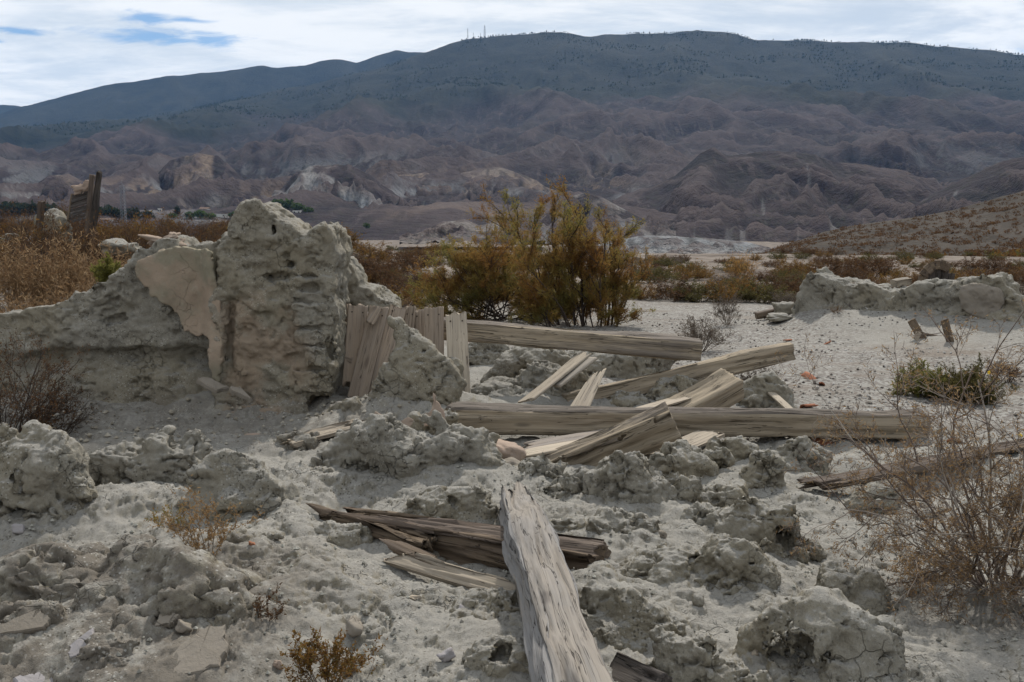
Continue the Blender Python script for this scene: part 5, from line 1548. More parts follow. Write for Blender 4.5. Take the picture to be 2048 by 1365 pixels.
band(30, 21, 42, lambda y: -half_w(y), lambda y: -0.2 * y - .5, ['stalk', 'brown', 'rust'], 1.0, 1.6, "on the bank behind the ruin wall", GL, (.5, .72))
GT = "tan dry bushes just behind the sloping left wall"
for (px, row, Yd, s, lab) in ((15, 640, 9.5, 1.0, "tan dry bush at the left edge behind the low end of the ruin wall"), (75, 640, 9.7, .95, "tan stalky bush second from the left edge behind the wall"), (130, 630, 9.6, 1.0, "tan stalky bush behind the middle of the sloping wall"),
                          (185, 610, 9.9, 1.0, "tan stalky bush below the bright yellow green sprig"), (40, 600, 10.6, 1.1, "tall tan bush farther back at the left edge"), (110, 590, 10.7, 1.15, "tall tan bush below the white tilted slab"),
                          (205, 575, 11.0, 1.1, "tan bush between the sloping wall and the dark bank"), (-40, 640, 9.4, 1.0, "tan bush cut off by the left edge")):
    a = P(px, row, Yd)
    scrub('tan', a[0], Yd, s, "", GT, lab, sz=1.0)


# a label of its own for every bush of the bands: size, kind, what it stands beside, rank, then its place among its likes
SEG = [(700, "behind the ruin wall's peak"), (870, "on the pale slope beyond the ruin wall"), (1100, "behind the broad low tamarisk"), (1300, "behind the tall tamarisk"), (1500, "beyond the clearing's middle"),
       (1620, "by the left end of the wall stub"), (1850, "behind the wall stub"), (9999, "behind the wall stub's end lump")]
SEGL = [(60, "left of the grey post"), (150, "around the small ruin"), (260, "near the slatted panel"), (360, "beyond the wall's left shoulder"), (9999, "beside the wall's peak")]
ORD = ["leftmost", "second from left", "third from left", "fourth from left", "fifth from left", "sixth from left", "seventh from left", "eighth from left", "ninth from left", "tenth from left"]
byl = {}
for (o, kind, x, y, s) in AUTO:
    px = 1024 + FPX * x / y
    left = "bank" in o['group']
    seg = next(t for a, t in (SEGL if left else SEG) if px < a)
    rank = ("nearest" if y < 15 else "middle" if y < 22 else "farther" if y < 32 else "farthest") if left else ("nearest" if y < 26 else "second" if y < 35 else "middle" if y < 50 else "farther" if y < 80 else "farthest")
    size = "small" if s < 1.0 else "large" if s > 1.22 else "middling"
    byl.setdefault(f"{size} {LAB[kind].replace(' scrub bush', ' bush')} {seg}, {rank} rank", []).append((px, o))
for lab, os_ in byl.items():
    os_.sort(key=lambda t: t[0])
    for i, (px, o) in enumerate(os_):
        o['label'] = lab if len(os_) == 1 else f"{ORD[min(i, 9)]} {lab}" if len((ORD[min(i, 9)] + ' ' + lab).split()) <= 16 else f"{ORD[min(i, 9)]} {lab.replace('grey brown twiggy', 'grey twiggy').replace(' rank', '').replace('behind the wall stub' + chr(39) + 's end lump', 'behind the end lump')}"

# ------------------------------------------------------------------ the near hill on the right
mnh, gnh = material("scrubby_slope", 0.95, 0.05)
_p = gnh.n('ShaderNodeNewGeometry').outputs['Position']
_n1 = gnh.noise(_p, 0.10, 6, 0.65); _n2 = gnh.noise(_p, 0.9, 5, 0.7)
_c = gnh.mix(gnh.step(_n1, 0.38, 0.62), (0.034, 0.028, 0.023), (0.060, 0.051, 0.043))
_c = gnh.mix(gnh.math('MULTIPLY', gnh.step(_n2, 0.52, 0.66), 0.55), _c, (0.075, 0.058, 0.042))
put(gnh, _c, gnh.n('ShaderNodeBump', {'Height': _n2, 'Strength': 0.6, 'Distance': 0.6}).outputs[0])
crest_h = row_fn([(1440, 530), (1490, 522), (1530, 506), (1560, 493), (1600, 480), (1640, 466), (1700, 451), (1760, 443), (1840, 431), (1900, 420), (1950, 406), (2000, 394), (2048, 379), (2200, 335), (2500, 280)])
foot_h = row_fn([(1440, 534), (1500, 530), (2500, 530)])
near_hill, HV = fan("hill", 1440, 2480, 220, [(95, lambda p: foot_h(p) + 6, .15, 40), (150, lambda p: foot_h(p) * .5 + crest_h(p) * .5, 1.0, 50), (215, crest_h, .25, 0)], (300, 540), 14,
    lambda x, y, z, px, r, nz, i: {'veg': 0 * x}, relief_ridges(26, 1.6, 3.1, 5), mat=mnh)
# shrubs dotted over it
g = np.random.default_rng(77)
sub = HV[5:88, :150].reshape(-1, 3)
pick = sub[g.choice(len(sub), 1900, replace=False)]
pxs = 1024 + FPX * pick[:, 0] / pick[:, 1]
pick = pick[pxs < 2075]
near_first = pick[np.argsort(pick[:, 1])]
def dot_mesh(seed, mat):
    g = np.random.default_rng(seed)
    B = g.standard_normal((90, 3)); B /= np.linalg.norm(B, axis=1, keepdims=True); B[:, 2] = np.abs(B[:, 2]); B *= (0.45 + .55 * g.random((90, 1)))
    B *= np.array((.5, .5, .42))
    D = B + g.standard_normal((90, 3)) * .25; S = g.standard_normal((90, 3)) * .09
    V = np.stack([B - S, B + S, B + D * .3], 1).reshape(-1, 3)
    return V, np.arange(270).reshape(-1, 3), np.repeat(g.random(90), 3)
DOT = []
for sd, mt in ((1, M_BROWN), (2, M_BROWN), (3, M_RUST), (4, M_GREYBR), (5, M_OLIVE)):
    v, t, c = dot_mesh(sd, mt)
    me = mesh_from("hill_shrub", v, tris=t, smooth=False, attrs={'tint': c}); me.materials.append(mt); DOT.append(me)
HL = ["dark brown shrub dotted on the scrubby hillside", "dark brown shrub dotted on the scrubby hillside", "rusty shrub dotted on the scrubby hillside", "grey shrub dotted on the scrubby hillside", "olive shrub dotted on the scrubby hillside"]
for i, p in enumerate(near_first[:150]):
    k = rnd.randrange(5)
    o = obj("hill_shrub", DOT[k], None, None, p - np.array((0, 0, .1)))
    s = .7 + .8 * rnd.random(); o.scale = (s * 1.1, s, s); o.rotation_euler = (0, 0, rnd.random() * 6.28)
    tag(o, HL[k], "shrub", "shrubs dotted over the near hillside")
VV, TT, CC = [], [], []; off = 0
for i, p in enumerate(near_first[150:]):
    v, t, c = dot_mesh(i % 5 + 1, None)
    v = v[:78]; t = t[:26]; c = c[:78]
    s = .45 + .9 * rnd.random() ** 2
    VV.append(v * s + p); TT.append(t + off); CC.append(c); off += len(v)
o = obj("scrub_cover", mesh_from("scrub_cover", np.concatenate(VV), tris=np.concatenate(TT), smooth=False, attrs={'tint': np.concatenate(CC)}), M_BROWN)
tag(o, "small brown shrubs thickly dotting the upper hillside", None, None, 'stuff')

# ------------------------------------------------------------------ the pine wood on the heights: one mass
r_rows = np.hypot(MV[..., 0], MV[..., 1])
cand = MV[(r_rows > 4300) & (r_rows < 6120)]
g = np.random.default_rng(31)
N1 = 20000
i = g.integers(0, len(cand), N1)
B = cand[i] + g.standard_normal((N1, 3)) * np.array((8, 8, 0))
ridge = MV[(r_rows > 5880) & (r_rows < 6080)]
B2 = ridge[g.integers(0, len(ridge), 1500)]
B = np.concatenate([B, B2])
pm = fbm2(B[:, 0] / 300, B[:, 1] / 300, 4)
B = B[pm * 1.6 + 0.12 > g.random(len(B)) * 0.8]
n = len(B); h = 5 + 8 * g.random(n) ** 1.6; r_ = h * (.32 + .2 * g.random(n))
a0 = g.random(n) * 6.28
V = []
for k in range(4):
    an = a0 + k * math.pi / 2
    V.append(B + np.stack([np.cos(an) * r_, np.sin(an) * r_, h * (.15 + .25 * g.random(n))], 1))
V.append(B + np.stack([0 * h, 0 * h, h], 1)); V.append(B - np.stack([0 * h, 0 * h, 2 + 0 * h], 1))
V = np.stack(V, 1).reshape(-1, 3)
b = np.arange(n) * 6
T = np.concatenate([np.stack([b + k, b + (k + 1) % 4, b + 4], 1) for k in range(4)])
tag(obj("pine_forest", mesh_from("pine_forest", V, tris=T, smooth=False, attrs={'tint': np.repeat(g.random(n), 6)}), plant_material("pine_needles", [(0.018, 0.026, 0.017), (0.03, 0.04, 0.026), (0.045, 0.055, 0.035)])), "dark pine wood covering the mountain heights", None, None, 'stuff')

# ------------------------------------------------------------------ masts
def lattice(name, base, H, w0, w1, bays, r, mat, label, cat, group=None):
    root = empty(name, base, label, cat, group)
    ln = []
    c = [np.array(v) for v in ((1, 1), (-1, 1), (-1, -1), (1, -1))]
    for q in c: ln.append((np.array([(q[0] * w0 / 2, q[1] * w0 / 2, -2), (q[0] * w1 / 2, q[1] * w1 / 2, H)]), np.array([r, r]), 0))
    V, Q, _ = tubes(ln, 4)
    obj("legs", mesh_from("legs", V, Q), mat, root)
    ln = []
    for k in range(bays):
        z0, z1 = H * k / bays, H * (k + 1) / bays; a, b = w0 + (w1 - w0) * k / bays, w0 + (w1 - w0) * (k + 1) / bays
        for j in range(4):
            p, q = c[j], c[(j + 1) % 4]
            ln.append((np.array([(p[0] * a / 2, p[1] * a / 2, z0), (q[0] * b / 2, q[1] * b / 2, z1)]), np.array([r * .6] * 2), 0))
            ln.append((np.array([(p[0] * b / 2, p[1] * b / 2, z1), (q[0] * b / 2, q[1] * b / 2, z1)]), np.array([r * .6] * 2), 0))
    V, Q, _ = tubes(ln, 3)
    obj("bracing", mesh_from("bracing", V, Q), mat, root)
    V, Q, _ = tubes([(np.array([(0, 0, H), (0, 0, H * 1.12)]), np.array([r * 1.2, r * .6]), 0)], 4)
    obj("antenna", mesh_from("antenna", V, Q), mat, root)
    return root


M_STEEL, _g = material("painted_steel", 0.6, 0.3); put(_g, (0.16, 0.16, 0.17))
def ridge_point(px, row, r=6000.0):
    az = math.atan((px - 1024) / FPX); y = r * math.cos(az)
    return np.array((r * math.sin(az), y, CAM_H + float(row_slope(row)) * y))
GM = "radio masts on the mountain top"
lattice("radio_mast", ridge_point(971, 76), 66, 11, 5, 7, .8, M_STEEL, "taller sturdy lattice mast on the summit, right of the others", "mast", GM)
lattice("radio_mast", ridge_point(938, 80), 62, 6, 3, 8, .5, M_STEEL, "slim lattice mast at the left of the summit group", "mast", GM)
lattice("radio_mast", ridge_point(949, 77), 30, 3, 2, 5, .35, M_STEEL, "short thin mast left of the summit's middle", "mast", GM)
lattice("radio_mast", ridge_point(963, 75), 22, 3, 2, 5, .35, M_STEEL, "shortest mast beside the sturdy lattice mast", "mast", GM)

def valley(px, row):
    ft = float(foot_a(np.array(px))); t = (484 - row) / (484 - ft)
    r = 800 + 250 * t
    az = math.atan((px - 1024) / FPX); y = r * math.cos(az)
    return np.array((r * math.sin(az), y, CAM_H + float(row_slope(row)) * y))
lattice("lattice_tower", valley(253, 448), 34, 4.2, 2.8, 12, .22, M_STEEL, "lone dark lattice tower rising from the valley behind the bank", "tower")

# ------------------------------------------------------------------ valley trees and houses
def tree(px, row, h, w, mat, label, group, seed, cyp=False):
    g = np.random.default_rng(seed)
    p = valley(px, row)
    root = empty("valley_tree", p, label, "tree", group)
    V, Q, _ = tubes([(np.array([(0, 0, -.5), (.05 * w, 0, h * .35), (0, 0, h * .7)]), np.array([.05, .035, .015]) * h * .6, 0)], 5)
    obj("trunk", mesh_from("trunk", V, Q, attrs={'tint': np.full(len(V), .3)}), M_TWIG_DARK, root)
    n = 220
    B = g.standard_normal((n, 3)); B /= np.linalg.norm(B, axis=1, keepdims=True); B *= (.4 + .6 * g.random((n, 1)) ** .5)
    if not cyp: B += .35 * np.sign(g.standard_normal((n, 1))) * g.standard_normal((1, 3)) * .4
    B = B * np.array((w / 2, w / 2, h * .42)) + np.array((0, 0, h * .58))
    D = g.standard_normal((n, 3)); S = g.standard_normal((n, 3)); k = .085 * (w + h) * .5
    V = np.stack([B - S * k, B + S * k, B + D * k * 1.6], 1).reshape(-1, 3)
    obj("crown", mesh_from("crown", V, tris=np.arange(3 * n).reshape(-1, 3), smooth=False, attrs={'tint': np.repeat(g.random(n), 3)}), mat, root)
GV_ = "trees of the valley settlement"
tr = [(360, 434, 10, 5, 1, 1, "dark pointed cypress beside the valley houses"), (350, 438, 5, 9, 0, 0, "low green tree left of the cypress"), (385, 438, 6, 10, 0, 0, "first round green tree right of the cypress"), (405, 437, 7, 12, 0, 0, "broader green tree amid the valley houses"),
      (425, 438, 5, 10, 0, 0, "low green tree next to the pale shed"), (545, 424, 9, 13, 0, 0, "leftmost bright green tree behind the ruin wall's peak"), (560, 421, 11, 14, 0, 0, "tall bright green tree behind the wall's peak"), (580, 422, 10, 15, 0, 0, "bright green tree before the pale pyramid hill"),
      (600, 424, 8, 13, 0, 0, "bright green tree at the pyramid hill's foot"), (620, 427, 6, 11, 0, 0, "low green tree at the right of the bright green grove"), (205, 440, 11, 16, 1, 0, "dark bushy tree just right of the slatted panel"), (225, 440, 12, 17, 1, 0, "dark tree left of the lattice tower"),
      (243, 441, 10, 14, 1, 0, "dark tree at the lattice tower's foot"), (272, 444, 12, 13, 1, 0, "dark tree right of the lattice tower"), (300, 442, 9, 11, 1, 0, "dark tree farther right of the lattice tower"), (30, 428, 9, 24, 1, 0, "wide dark tree at the left edge of the valley"),
      (62, 428, 9, 24, 1, 0, "wide dark tree left of the grey standing post"), (105, 430, 9, 22, 1, 0, "wide dark tree between the grey post and the slatted panel"), (130, 436, 6, 12, 0, 0, "green tree beside the grey post"), (735, 488, 5, 5, 0, 0, "small green tree on the far pinkish flat"),
      (470, 436, 5, 9, 0, 0, "small green tree left of the wall's peak")]
for i, (px, row, h, w_, dk, cy, lab) in enumerate(tr):
    tree(px, row if row < 459 else 458, h, w_, M_FARDARK if dk else M_FARGREEN, lab, GV_, 300 + i, cy)


def flat_mat(name, c):
    m, g = material(name, 0.85, 0.1)
    pos = g.n('ShaderNodeNewGeometry').outputs['Position']
    put(g, g.mix(g.math('MULTIPLY', g.noise(pos, .6, 4), .5), c, tuple(v * .7 for v in c)))
    return m
M_WHITEW = flat_mat("whitewash", (0.55, 0.53, 0.49)); M_ROOF = flat_mat("brown_roof", (0.16, 0.11, 0.085)); M_GLASS = flat_mat("dark_opening", (0.02, 0.02, 0.022))


def boxmesh(name, lo, hi):
    x0, y0, z0 = lo; x1, y1, z1 = hi
    V = np.array([(x0, y0, z0), (x1, y0, z0), (x1, y1, z0), (x0, y1, z0), (x0, y0, z1), (x1, y0, z1), (x1, y1, z1), (x0, y1, z1)])
    return mesh_from(name, V, [(0, 3, 2, 1), (4, 5, 6, 7), (0, 1, 5, 4), (1, 2, 6, 5), (2, 3, 7, 6), (3, 0, 4, 7)], smooth=False)


def house(px, row, w, h, d, label, pitched=True, wall=M_WHITEW):
    root = empty("house", valley(px, row), label, "house", "houses of the valley settlement", rnd.uniform(-.3, .3))
    obj("wall", boxmesh("wall", (-w / 2, -d / 2, -1), (w / 2, d / 2, h)), wall, root)
    if pitched:
        V = np.array([(-w / 2 - .4, -d / 2 - .4, h + .02), (w / 2 + .4, -d / 2 - .4, h + .02), (w / 2 + .4, d / 2 + .4, h + .02), (-w / 2 - .4, d / 2 + .4, h + .02), (-w / 2 - .4, 0, h + d * .25), (w / 2 + .4, 0, h + d * .25)])
        obj("roof", mesh_from("roof", V, [(0, 1, 5, 4), (2, 3, 4, 5), (0, 3, 2, 1)], [(0, 4, 3), (1, 2, 5)], smooth=False), M_ROOF, root)
    else:
        obj("roof", boxmesh("roof", (-w / 2 - .2, -d / 2 - .2, h + .01), (w / 2 + .2, d / 2 + .2, h + .3)), wall, root)
    for k in (-.28, .28):
        obj("window", boxmesh("window", (k * w - .6, -d / 2 - .05, h * .35), (k * w + .6, -d / 2 + .1, h * .75)), M_GLASS, root)
house(221, 446, 12, 2.5, 7, "low valley house with a brown roof left of the lattice tower")
house(440, 434, 22, 2.5, 9, "long pale shed left of the ruin wall's peak", False)
house(326, 428, 3, 5, 3, "tiny white tower house beyond the dark trees", False)
house(415, 424, 9, 3, 6, "small pale house above the green valley trees")
house(112, 438, 14, 2.6, 7, "long pale house behind the grey standing post", False)
house(598, 428, 8, 3, 6, "small pale house at the foot of the pyramid hill", False)

# ------------------------------------------------------------------ the smaller ruin on the left bank
YB = 17.0
def bp(px, row, Yd=YB): return P(px, row, Yd)
GB2 = "uprights of the small ruin on the bank"
timber("post", bp(74, 500, 16.4), bp(84, 403, 16.4), .13, .10, M_ROTTEN, "grey standing post at the left of the small ruin", "post", GB2, up=(1, 0, 0), seed=70, nper=32, step=.03, checks=5, wear=(.9, .9, .9))
bpy.data.objects["post"].rotation_euler.rotate_axis('Y', 0.0)
timber("post", bp(170, 505, 16.9), bp(185, 350, 16.9), .085, .07, M_ROTTEN, "grey upright right beside the slatted panel", "post", GB2, up=(1, 0, 0), seed=71, nper=32, step=.03, checks=5, wear=(.8, .8, .8))
timber("post", bp(178, 505, 16.75), bp(198, 347, 16.75), .10, .085, M_DARKWOOD, "tall blackened upright leaning at the right of the slatted panel", "post", GB2, up=(1, 0, 0), seed=72, nper=32, step=.03, checks=5, wear=(.2, .2, .2), fray=(0, .03))
root = empty("slatted_panel", bp(160, 430), "dark panel of narrow wooden slats hanging between thin uprights on the bank", "panel")
bpy.context.view_layer.update()
timber("frame", bp(136, 446, 16.95), bp(145, 388, 16.95), .05, .04, M_ROTTEN, None, None, up=(1, 0, 0), seed=73, nper=20, step=.05, checks=2, parent=root)
for k in range(10):
    f = k / 9.0
    a = bp(138 + 7 * (1 - f), 444 - 52 * (1 - f) + 2 * rnd.random(), 16.93); b = bp(171 + 9 * (1 - f), 434 - 54 * (1 - f) + 2 * rnd.random(), 16.93)
    timber("slat", a, b, .025, .044, M_DARKWOOD, None, None, seed=80 + k, nper=16, step=.06, checks=2, wear=(.5, .5 + .3 * rnd.random(), .3), parent=root)


def chunk(name, ctr, dims, mat, label, cat, seed, group=None, rot=(0, 0, 0), amp=.14, res=14, flat=1.0, crack=0.5):
    """an irregular stone or lump"""
    g = np.random.default_rng(seed)
    n = res
    ax = np.linspace(-1, 1, n)
    faces = []; VV = []; QQ = []; off = 0
    for k in range(3):
        for sgn in (-1, 1):
            A, Bq = np.meshgrid(ax, ax, indexing='ij')
            p = np.zeros((n, n, 3)); p[..., k] = sgn; p[..., (k + 1) % 3] = A; p[..., (k + 2) % 3] = Bq
            VV.append(p.reshape(-1, 3)); q = grid_quads(n, n, off); QQ.append(q if sgn < 0 else q[:, ::-1]); off += n * n
    V = np.concatenate(VV); Q = np.concatenate(QQ)
    key = np.round(V * 1000).astype(int); _, first, inv = np.unique(key, axis=0, return_index=True, return_inverse=True)
    V = V[first]; Q = inv.reshape(-1)[Q]
    pn = 4.5
    V = V / ((np.abs(V) ** pn).sum(1, keepdims=True) ** (1 / pn))
    o3 = g.random(3) * 4
    d = vol(FBM, V * .16 + o3) * amp + vol(FBM2, V * .35 + o3) * amp * .3
    V = V * (1 + d[:, None]) * np.array(dims) / 2
    N = normals_of(V, Q)
    if (N * V).sum() < 0: Q = Q[:, ::-1].copy()
    o = obj(name, mesh_from(name, V, Q), mat, None, ctr)
    o.rotation_euler = rot
    return tag(o, label, cat, group)


chunk("adobe_block", bp(108, 474), (.48, .45, .66), M_MUD, "upright rounded adobe block of the small ruin on the bank", "adobe block", 1, rot=(0, .15, .2), res=26)
chunk("plaster_slab", bp(92, 470, 16.7), (.36, .10, .62), M_PLASTER, "tan slab leaning on the upright adobe block of the small ruin", "slab", 2, rot=(.2, .45, .3), amp=.08)
chunk("plaster_slab", bp(82, 488, 16.5), (.50, .09, .26), M_LILAC, "white tilted slab at the front of the small ruin", "slab", 3, rot=(-.35, .45, .2), amp=.06)
chunk("adobe_block", bp(45, 500, 16.8), (.62, .6, .50), M_MUD, "low grey adobe heap at the left of the small ruin", "adobe block", 4, res=22)
chunk("adobe_block", bp(72, 515, 16.4), (.66, .5, .30), M_MUD, "bottom lump of adobe below the white tilted slab", "adobe block", 5, res=20)
chunk("rubble_lump", bp(168, 378, 16.95), (.24, .12, .18), M_PINK, "pinkish rubble stuck on top of the slatted panel", "rubble", 6, rot=(0, -.5, 0), amp=.3, res=16)
chunk("rock", bp(240, 499, 14.6), (.40, .4, .20), M_MUD, "pale rock among the dark bushes on the bank", "rock", 7, amp=.2, res=18)
chunk("rock", bp(140, 492, 16.4), (.22, .2, .14), M_PINK, "small pale rock at the foot of the slatted panel", "rock", 8)
# pink cap on the ruin wall's left shoulder
chunk("rubble_lump", P(330, 484, 8.68), (.28, .2, .10), M_PINK, "pinkish cap of rubble on the left shoulder of the ruin wall", "rubble", 9, amp=.3, res=18)
chunk("rubble_lump", P(349, 474, 8.72), (.10, .1, .07), M_PINK, "small pink stone topping the rubble on the wall's left shoulder", "rubble", 10, amp=.3, res=10)

# ------------------------------------------------------------------ things round the right wall stub
M_TERRA = plaster_material("terracotta", (0.30, 0.125, 0.07), (0.26, 0.11, 0.065), (0.34, 0.17, 0.10))
gpt = on_ground
def stand(name, px0, r0, px1, r1, Yd, w, h, mat, label, seed, cat="board", **kw):
    return timber(name, P(px0, r0, Yd), P(px1, r1, Yd), w, h, mat, label, cat, None, up=(1, 0, 0) if abs(px1 - px0) < abs(r1 - r0) else (0, 0, 1), seed=seed, nper=24, step=.03, checks=3, **kw)
stand("stake", 1846, 682, 1822, 640, 13.2, .04, .11, M_ROTTEN, "leaning board stuck in the earth before the wall stub", 90)
stand("stake", 1902, 690, 1889, 640, 12.9, .04, .10, M_ROTTEN, "upright short board stuck in the earth before the wall stub's end lump", 91)
stand("board", 1831, 680, 1838, 665, 12.9, .04, .07, M_PALE, "small pale block of wood between the two stuck boards", 92)
stand("board", 1848, 668, 1875, 672, 13.4, .06, .03, M_ROTTEN, "short dark lath lying between the two stuck boards", 93)
stand("board", 1512, 632, 1602, 614, 16.2, .14, .09, M_ROTTEN, "low grey timber on the ground left of the wall stub", 94)
chunk("rock", P(1566, 622, 16.0), (.30, .3, .26), M_MUD, "rounded adobe stone on the grey timber left of the wall stub", "rock", 11)
chunk("rock", P(1556, 634, 15.6), (.34, .3, .10), M_MUD, "flat adobe lump at the end of the grey timber", "rock", 12)
timber("log", P(1788, 568, 15.1), P(1818, 563, 15.3), .13, .13, M_PALE, "short pale log stub lying on top of the wall stub", "log", seed=95, nper=24, step=.02, checks=3)
timber("board", P(1655, 562, 15.6), P(1800, 576, 15.0), .10, .03, M_ROTTEN, "thin lath lying along the top of the wall stub", "board", seed=96, nper=20, step=.03, checks=3)
# broken round-ended wooden panel behind the stub
root = empty("broken_panel", P(1876, 570, 15.2), "dark broken wooden panel with an arched rim behind the wall stub", "panel")
bpy.context.view_layer.update()
a = np.linspace(math.radians(200), math.radians(20), 12)
c = P(1872, 574, 15.2)
arc = np.stack([c[0] + .26 * np.cos(a), np.full(12, c[1] - .05), c[2] + .34 * np.sin(a)], 1)
for k in range(11):
    if k > 8: continue
    timber("rim_piece", arc[k], arc[k + 1], .14, .045, M_ROTTEN, None, None, up=(0, 1, 0), seed=110 + k, nper=20, step=.03, checks=2, parent=root)
for k in range(5):
    x = -.20 + .1 * k
    hgt = .30 * math.sqrt(max(0, 1 - (x / .27) ** 2))
    timber("board", c + np.array((x, .02, -.15)), c + np.array((x + .04, .02, hgt)), .03, .095, M_DARKWOOD, None, None, up=(1, 0, 0), seed=130 + k, nper=20, step=.04, checks=2, parent=root)


# ------------------------------------------------------------------ shards, stones, tiles
def shard(px, row, w, h, th, mat, label, seed, tilt=(.2, .3, .0), cat="plaster shard", Yd=None, pts=None, group="fallen pieces of plaster"):
    g = np.random.default_rng(seed)
    p = on_ground(px, row) if Yd is None else P(px, row, Yd)
    if pts is None:
        a = np.sort(g.random(9)) * 2 * math.pi; r = .38 + .14 * g.random(9)
        pts = np.stack([np.cos(a) * w * r, np.sin(a) * h * r], 1)
    else:
        pts = np.array(pts) * np.array((w, h))
    # subdivide and roughen the outline
    for _ in range(2):
        nx = np.roll(pts, -1, 0); mid = (pts + nx) / 2 + g.standard_normal(pts.shape) * .035 * min(w, h)
        pts = np.stack([pts, mid], 1).reshape(-1, 2)
    n = len(pts); c = pts.mean(0)
    rings = []
    zt = 0.10 * th * g.standard_normal(n)
    for (k, zz) in ((0.02, th / 2), (.93, th / 2), (1, th * .3), (1.0, -th * .3), (.93, -th / 2), (0.02, -th / 2)):
        q = c + (pts - c) * k
        rings.append(np.stack([q[:, 0], q[:, 1], zz + zt * (k > .95)], 1))
    V = np.concatenate(rings)
    i = np.arange(5)[:, None] * n; j = np.arange(n)[None, :]; j1 = (j + 1) % n
    Q = np.stack([i + j, i + n + j, i + n + j1, i + j1], -1).reshape(-1, 4)
    NN = normals_of(V, Q)
    if (NN[:, 2] * V[:, 2]).sum() < 0: Q = Q[:, ::-1].copy()
    o = obj("plaster_shard", mesh_from("plaster_shard", V, Q, smooth=False), mat, None, p)
    o.rotation_euler = tilt
    return tag(o, label, cat, group)


up = math.pi / 2
shard(748, 850, .26, .17, .03, M_PINK, "pink two-peaked shard standing left of the ragged adobe spur", 1, (up - .35, -.25, .1), Yd=6.42, pts=[(-.5, -.4), (-.42, .02), (-.2, .1), (.12, .5), (.3, .2), (.5, .12), (.3, -.25), (.0, -.4)])
shard(868, 822, .15, .24, .035, M_PINK, "tall pointed pink shard on the ragged adobe spur", 2, (up - .2, -.08, .15), Yd=6.5, pts=[(-.5, -.4), (-.45, -.05), (-.1, .05), (.05, .5), (.2, .25), (.45, -.1), (.4, -.5)])
shard(815, 848, .10, .09, .03, M_PINK, "small pink flake between the two larger pink shards", 3, (up - .4, .1, .2), Yd=6.35)
shard(505, 872, .14, .10, .02, M_PINK, "torn pale flake lying flat on the bare earth", 4, (.1, .05, .3))
shard(425, 772, .26, .20, .045, M_BRICK, "tan slab tilted over a dark gap at the foot of the ruin wall", 5, (.25, .35, .2), Yd=7.85)
shard(485, 790, .24, .12, .04, M_BRICK, "longer tan slab sliding off the heap at the ruin wall", 6, (.1, .45, -.4), Yd=7.75)
shard(172, 1168, .19, .23, .035, M_BRICK, "pointed grey slab stuck upright in the slope", 7, (up - .55, -.3, .25), Yd=4.30, pts=[(-.5, -.5), (-.25, -.1), (0, .0), (.12, .5), (.3, .4), (.35, -.1), (.5, -.5)])
shard(380, 1318, .28, .20, .04, M_BRICK, "big tan slab lying at the foot of the washed slope", 8, (.45, -.15, .5), pts=[(-.5, -.3), (-.2, .2), (.3, .5), (.45, .35), (.4, -.1), (.2, -.5), (-.2, -.45)])
shard(140, 1312, .10, .14, .025, M_LILAC, "pale lilac shard at the bottom left", 9, (.5, .1, -.5))
shard(20, 1165, .16, .12, .03, M_PINK, "pinkish slab at the left edge", 10, (.4, .1, .2))
shard(30, 1255, .22, .15, .04, M_BRICK, "tan slab half sunk at the left edge below the pinkish one", 11, (.6, .0, .3))
shard(60, 1375, .20, .12, .03, M_LILAC, "lilac slab at the bottom left corner", 12, (.4, .1, .6))
shard(325, 1245, .12, .08, .03, M_BRICK, "tan shard in the middle of the washed slope", 13, (.5, -.2, .3))
shard(1645, 940, .18, .06, .03, M_PALE, "flat pale flake under the right end of the longest front beam", 14, (.1, .05, .3))
chunk("pink_stone", P(1008, 914, 6.5), (.23, .2, .17), M_PINK, "pink squarish stone under the left end of the longest front beam", "stone", 20, rot=(.1, .15, .3), amp=.10, res=22)
chunk("tan_stone", P(1024, 938, 6.3), (.14, .14, .1), M_BRICK, "tan stone right below the pink squarish stone", "stone", 21, rot=(0, .3, 0), amp=.15)
ST = "small loose stones on the near slope"
for i, (px, row, s, m, lab) in enumerate(((190, 967, .05, M_PINK, "pink stone perched beside the tall hollow stump"), (300, 1092, .030, M_PINK, "orange pink pebble on top of the washed slope"), (280, 1135, .028, M_PINK, "roundest pale pink pebble of the slope's pair"),
        (313, 1140, .036, M_PINK, "larger pink pebble of the slope's pair"), (440, 1158, .038, M_BRICK, "round tan pebble at the right of the washed slope"), (367, 1262, .05, M_BRICK, "brown stone above the big tan slab"), (505, 1092, .026, M_TERRA, "orange chip on the cracked grey hump"),
        (553, 1337, .035, M_PINK, "reddish stone on the sand at the bottom"), (707, 1268, .075, M_BRICK, "squarish brown stone on the sand behind the little rusty plant"), (893, 1320, .05, M_LILAC, "bluish grey stone by the mound with the round hole"), (360, 1218, .035, M_LILAC, "grey stone on the washed slope"),
        (12, 1086, .06, M_LILAC, "bluish stone at the left edge"), (1395, 1210, .055, M_MUD, "grey clod at the foot of the smooth rounded mound"), (1600, 1232, .06, M_MUD, "grey clod beside the large burrowed mound"), (730, 1235, .03, M_MUD, "small clod on the open sand"),
        (1510, 1310, .03, M_PALE, "tan chip before the large burrowed mound"), (925, 1230, .05, M_LILAC, "dark grey stone in the post's shade"), (1325, 1075, .04, M_BRICK, "tan chip between the cracked lumps"), (1420, 1112, .03, M_TERRA, "orange chip on the split cap mound"))):
    p = on_ground(px, row, s * .3)
    hit = None
    chunk("stone", p, (s, s * .8, s * .65), m, lab, "stone", 40 + i, ST, (rnd.random(), rnd.random(), rnd.random() * 6), .16, 8)


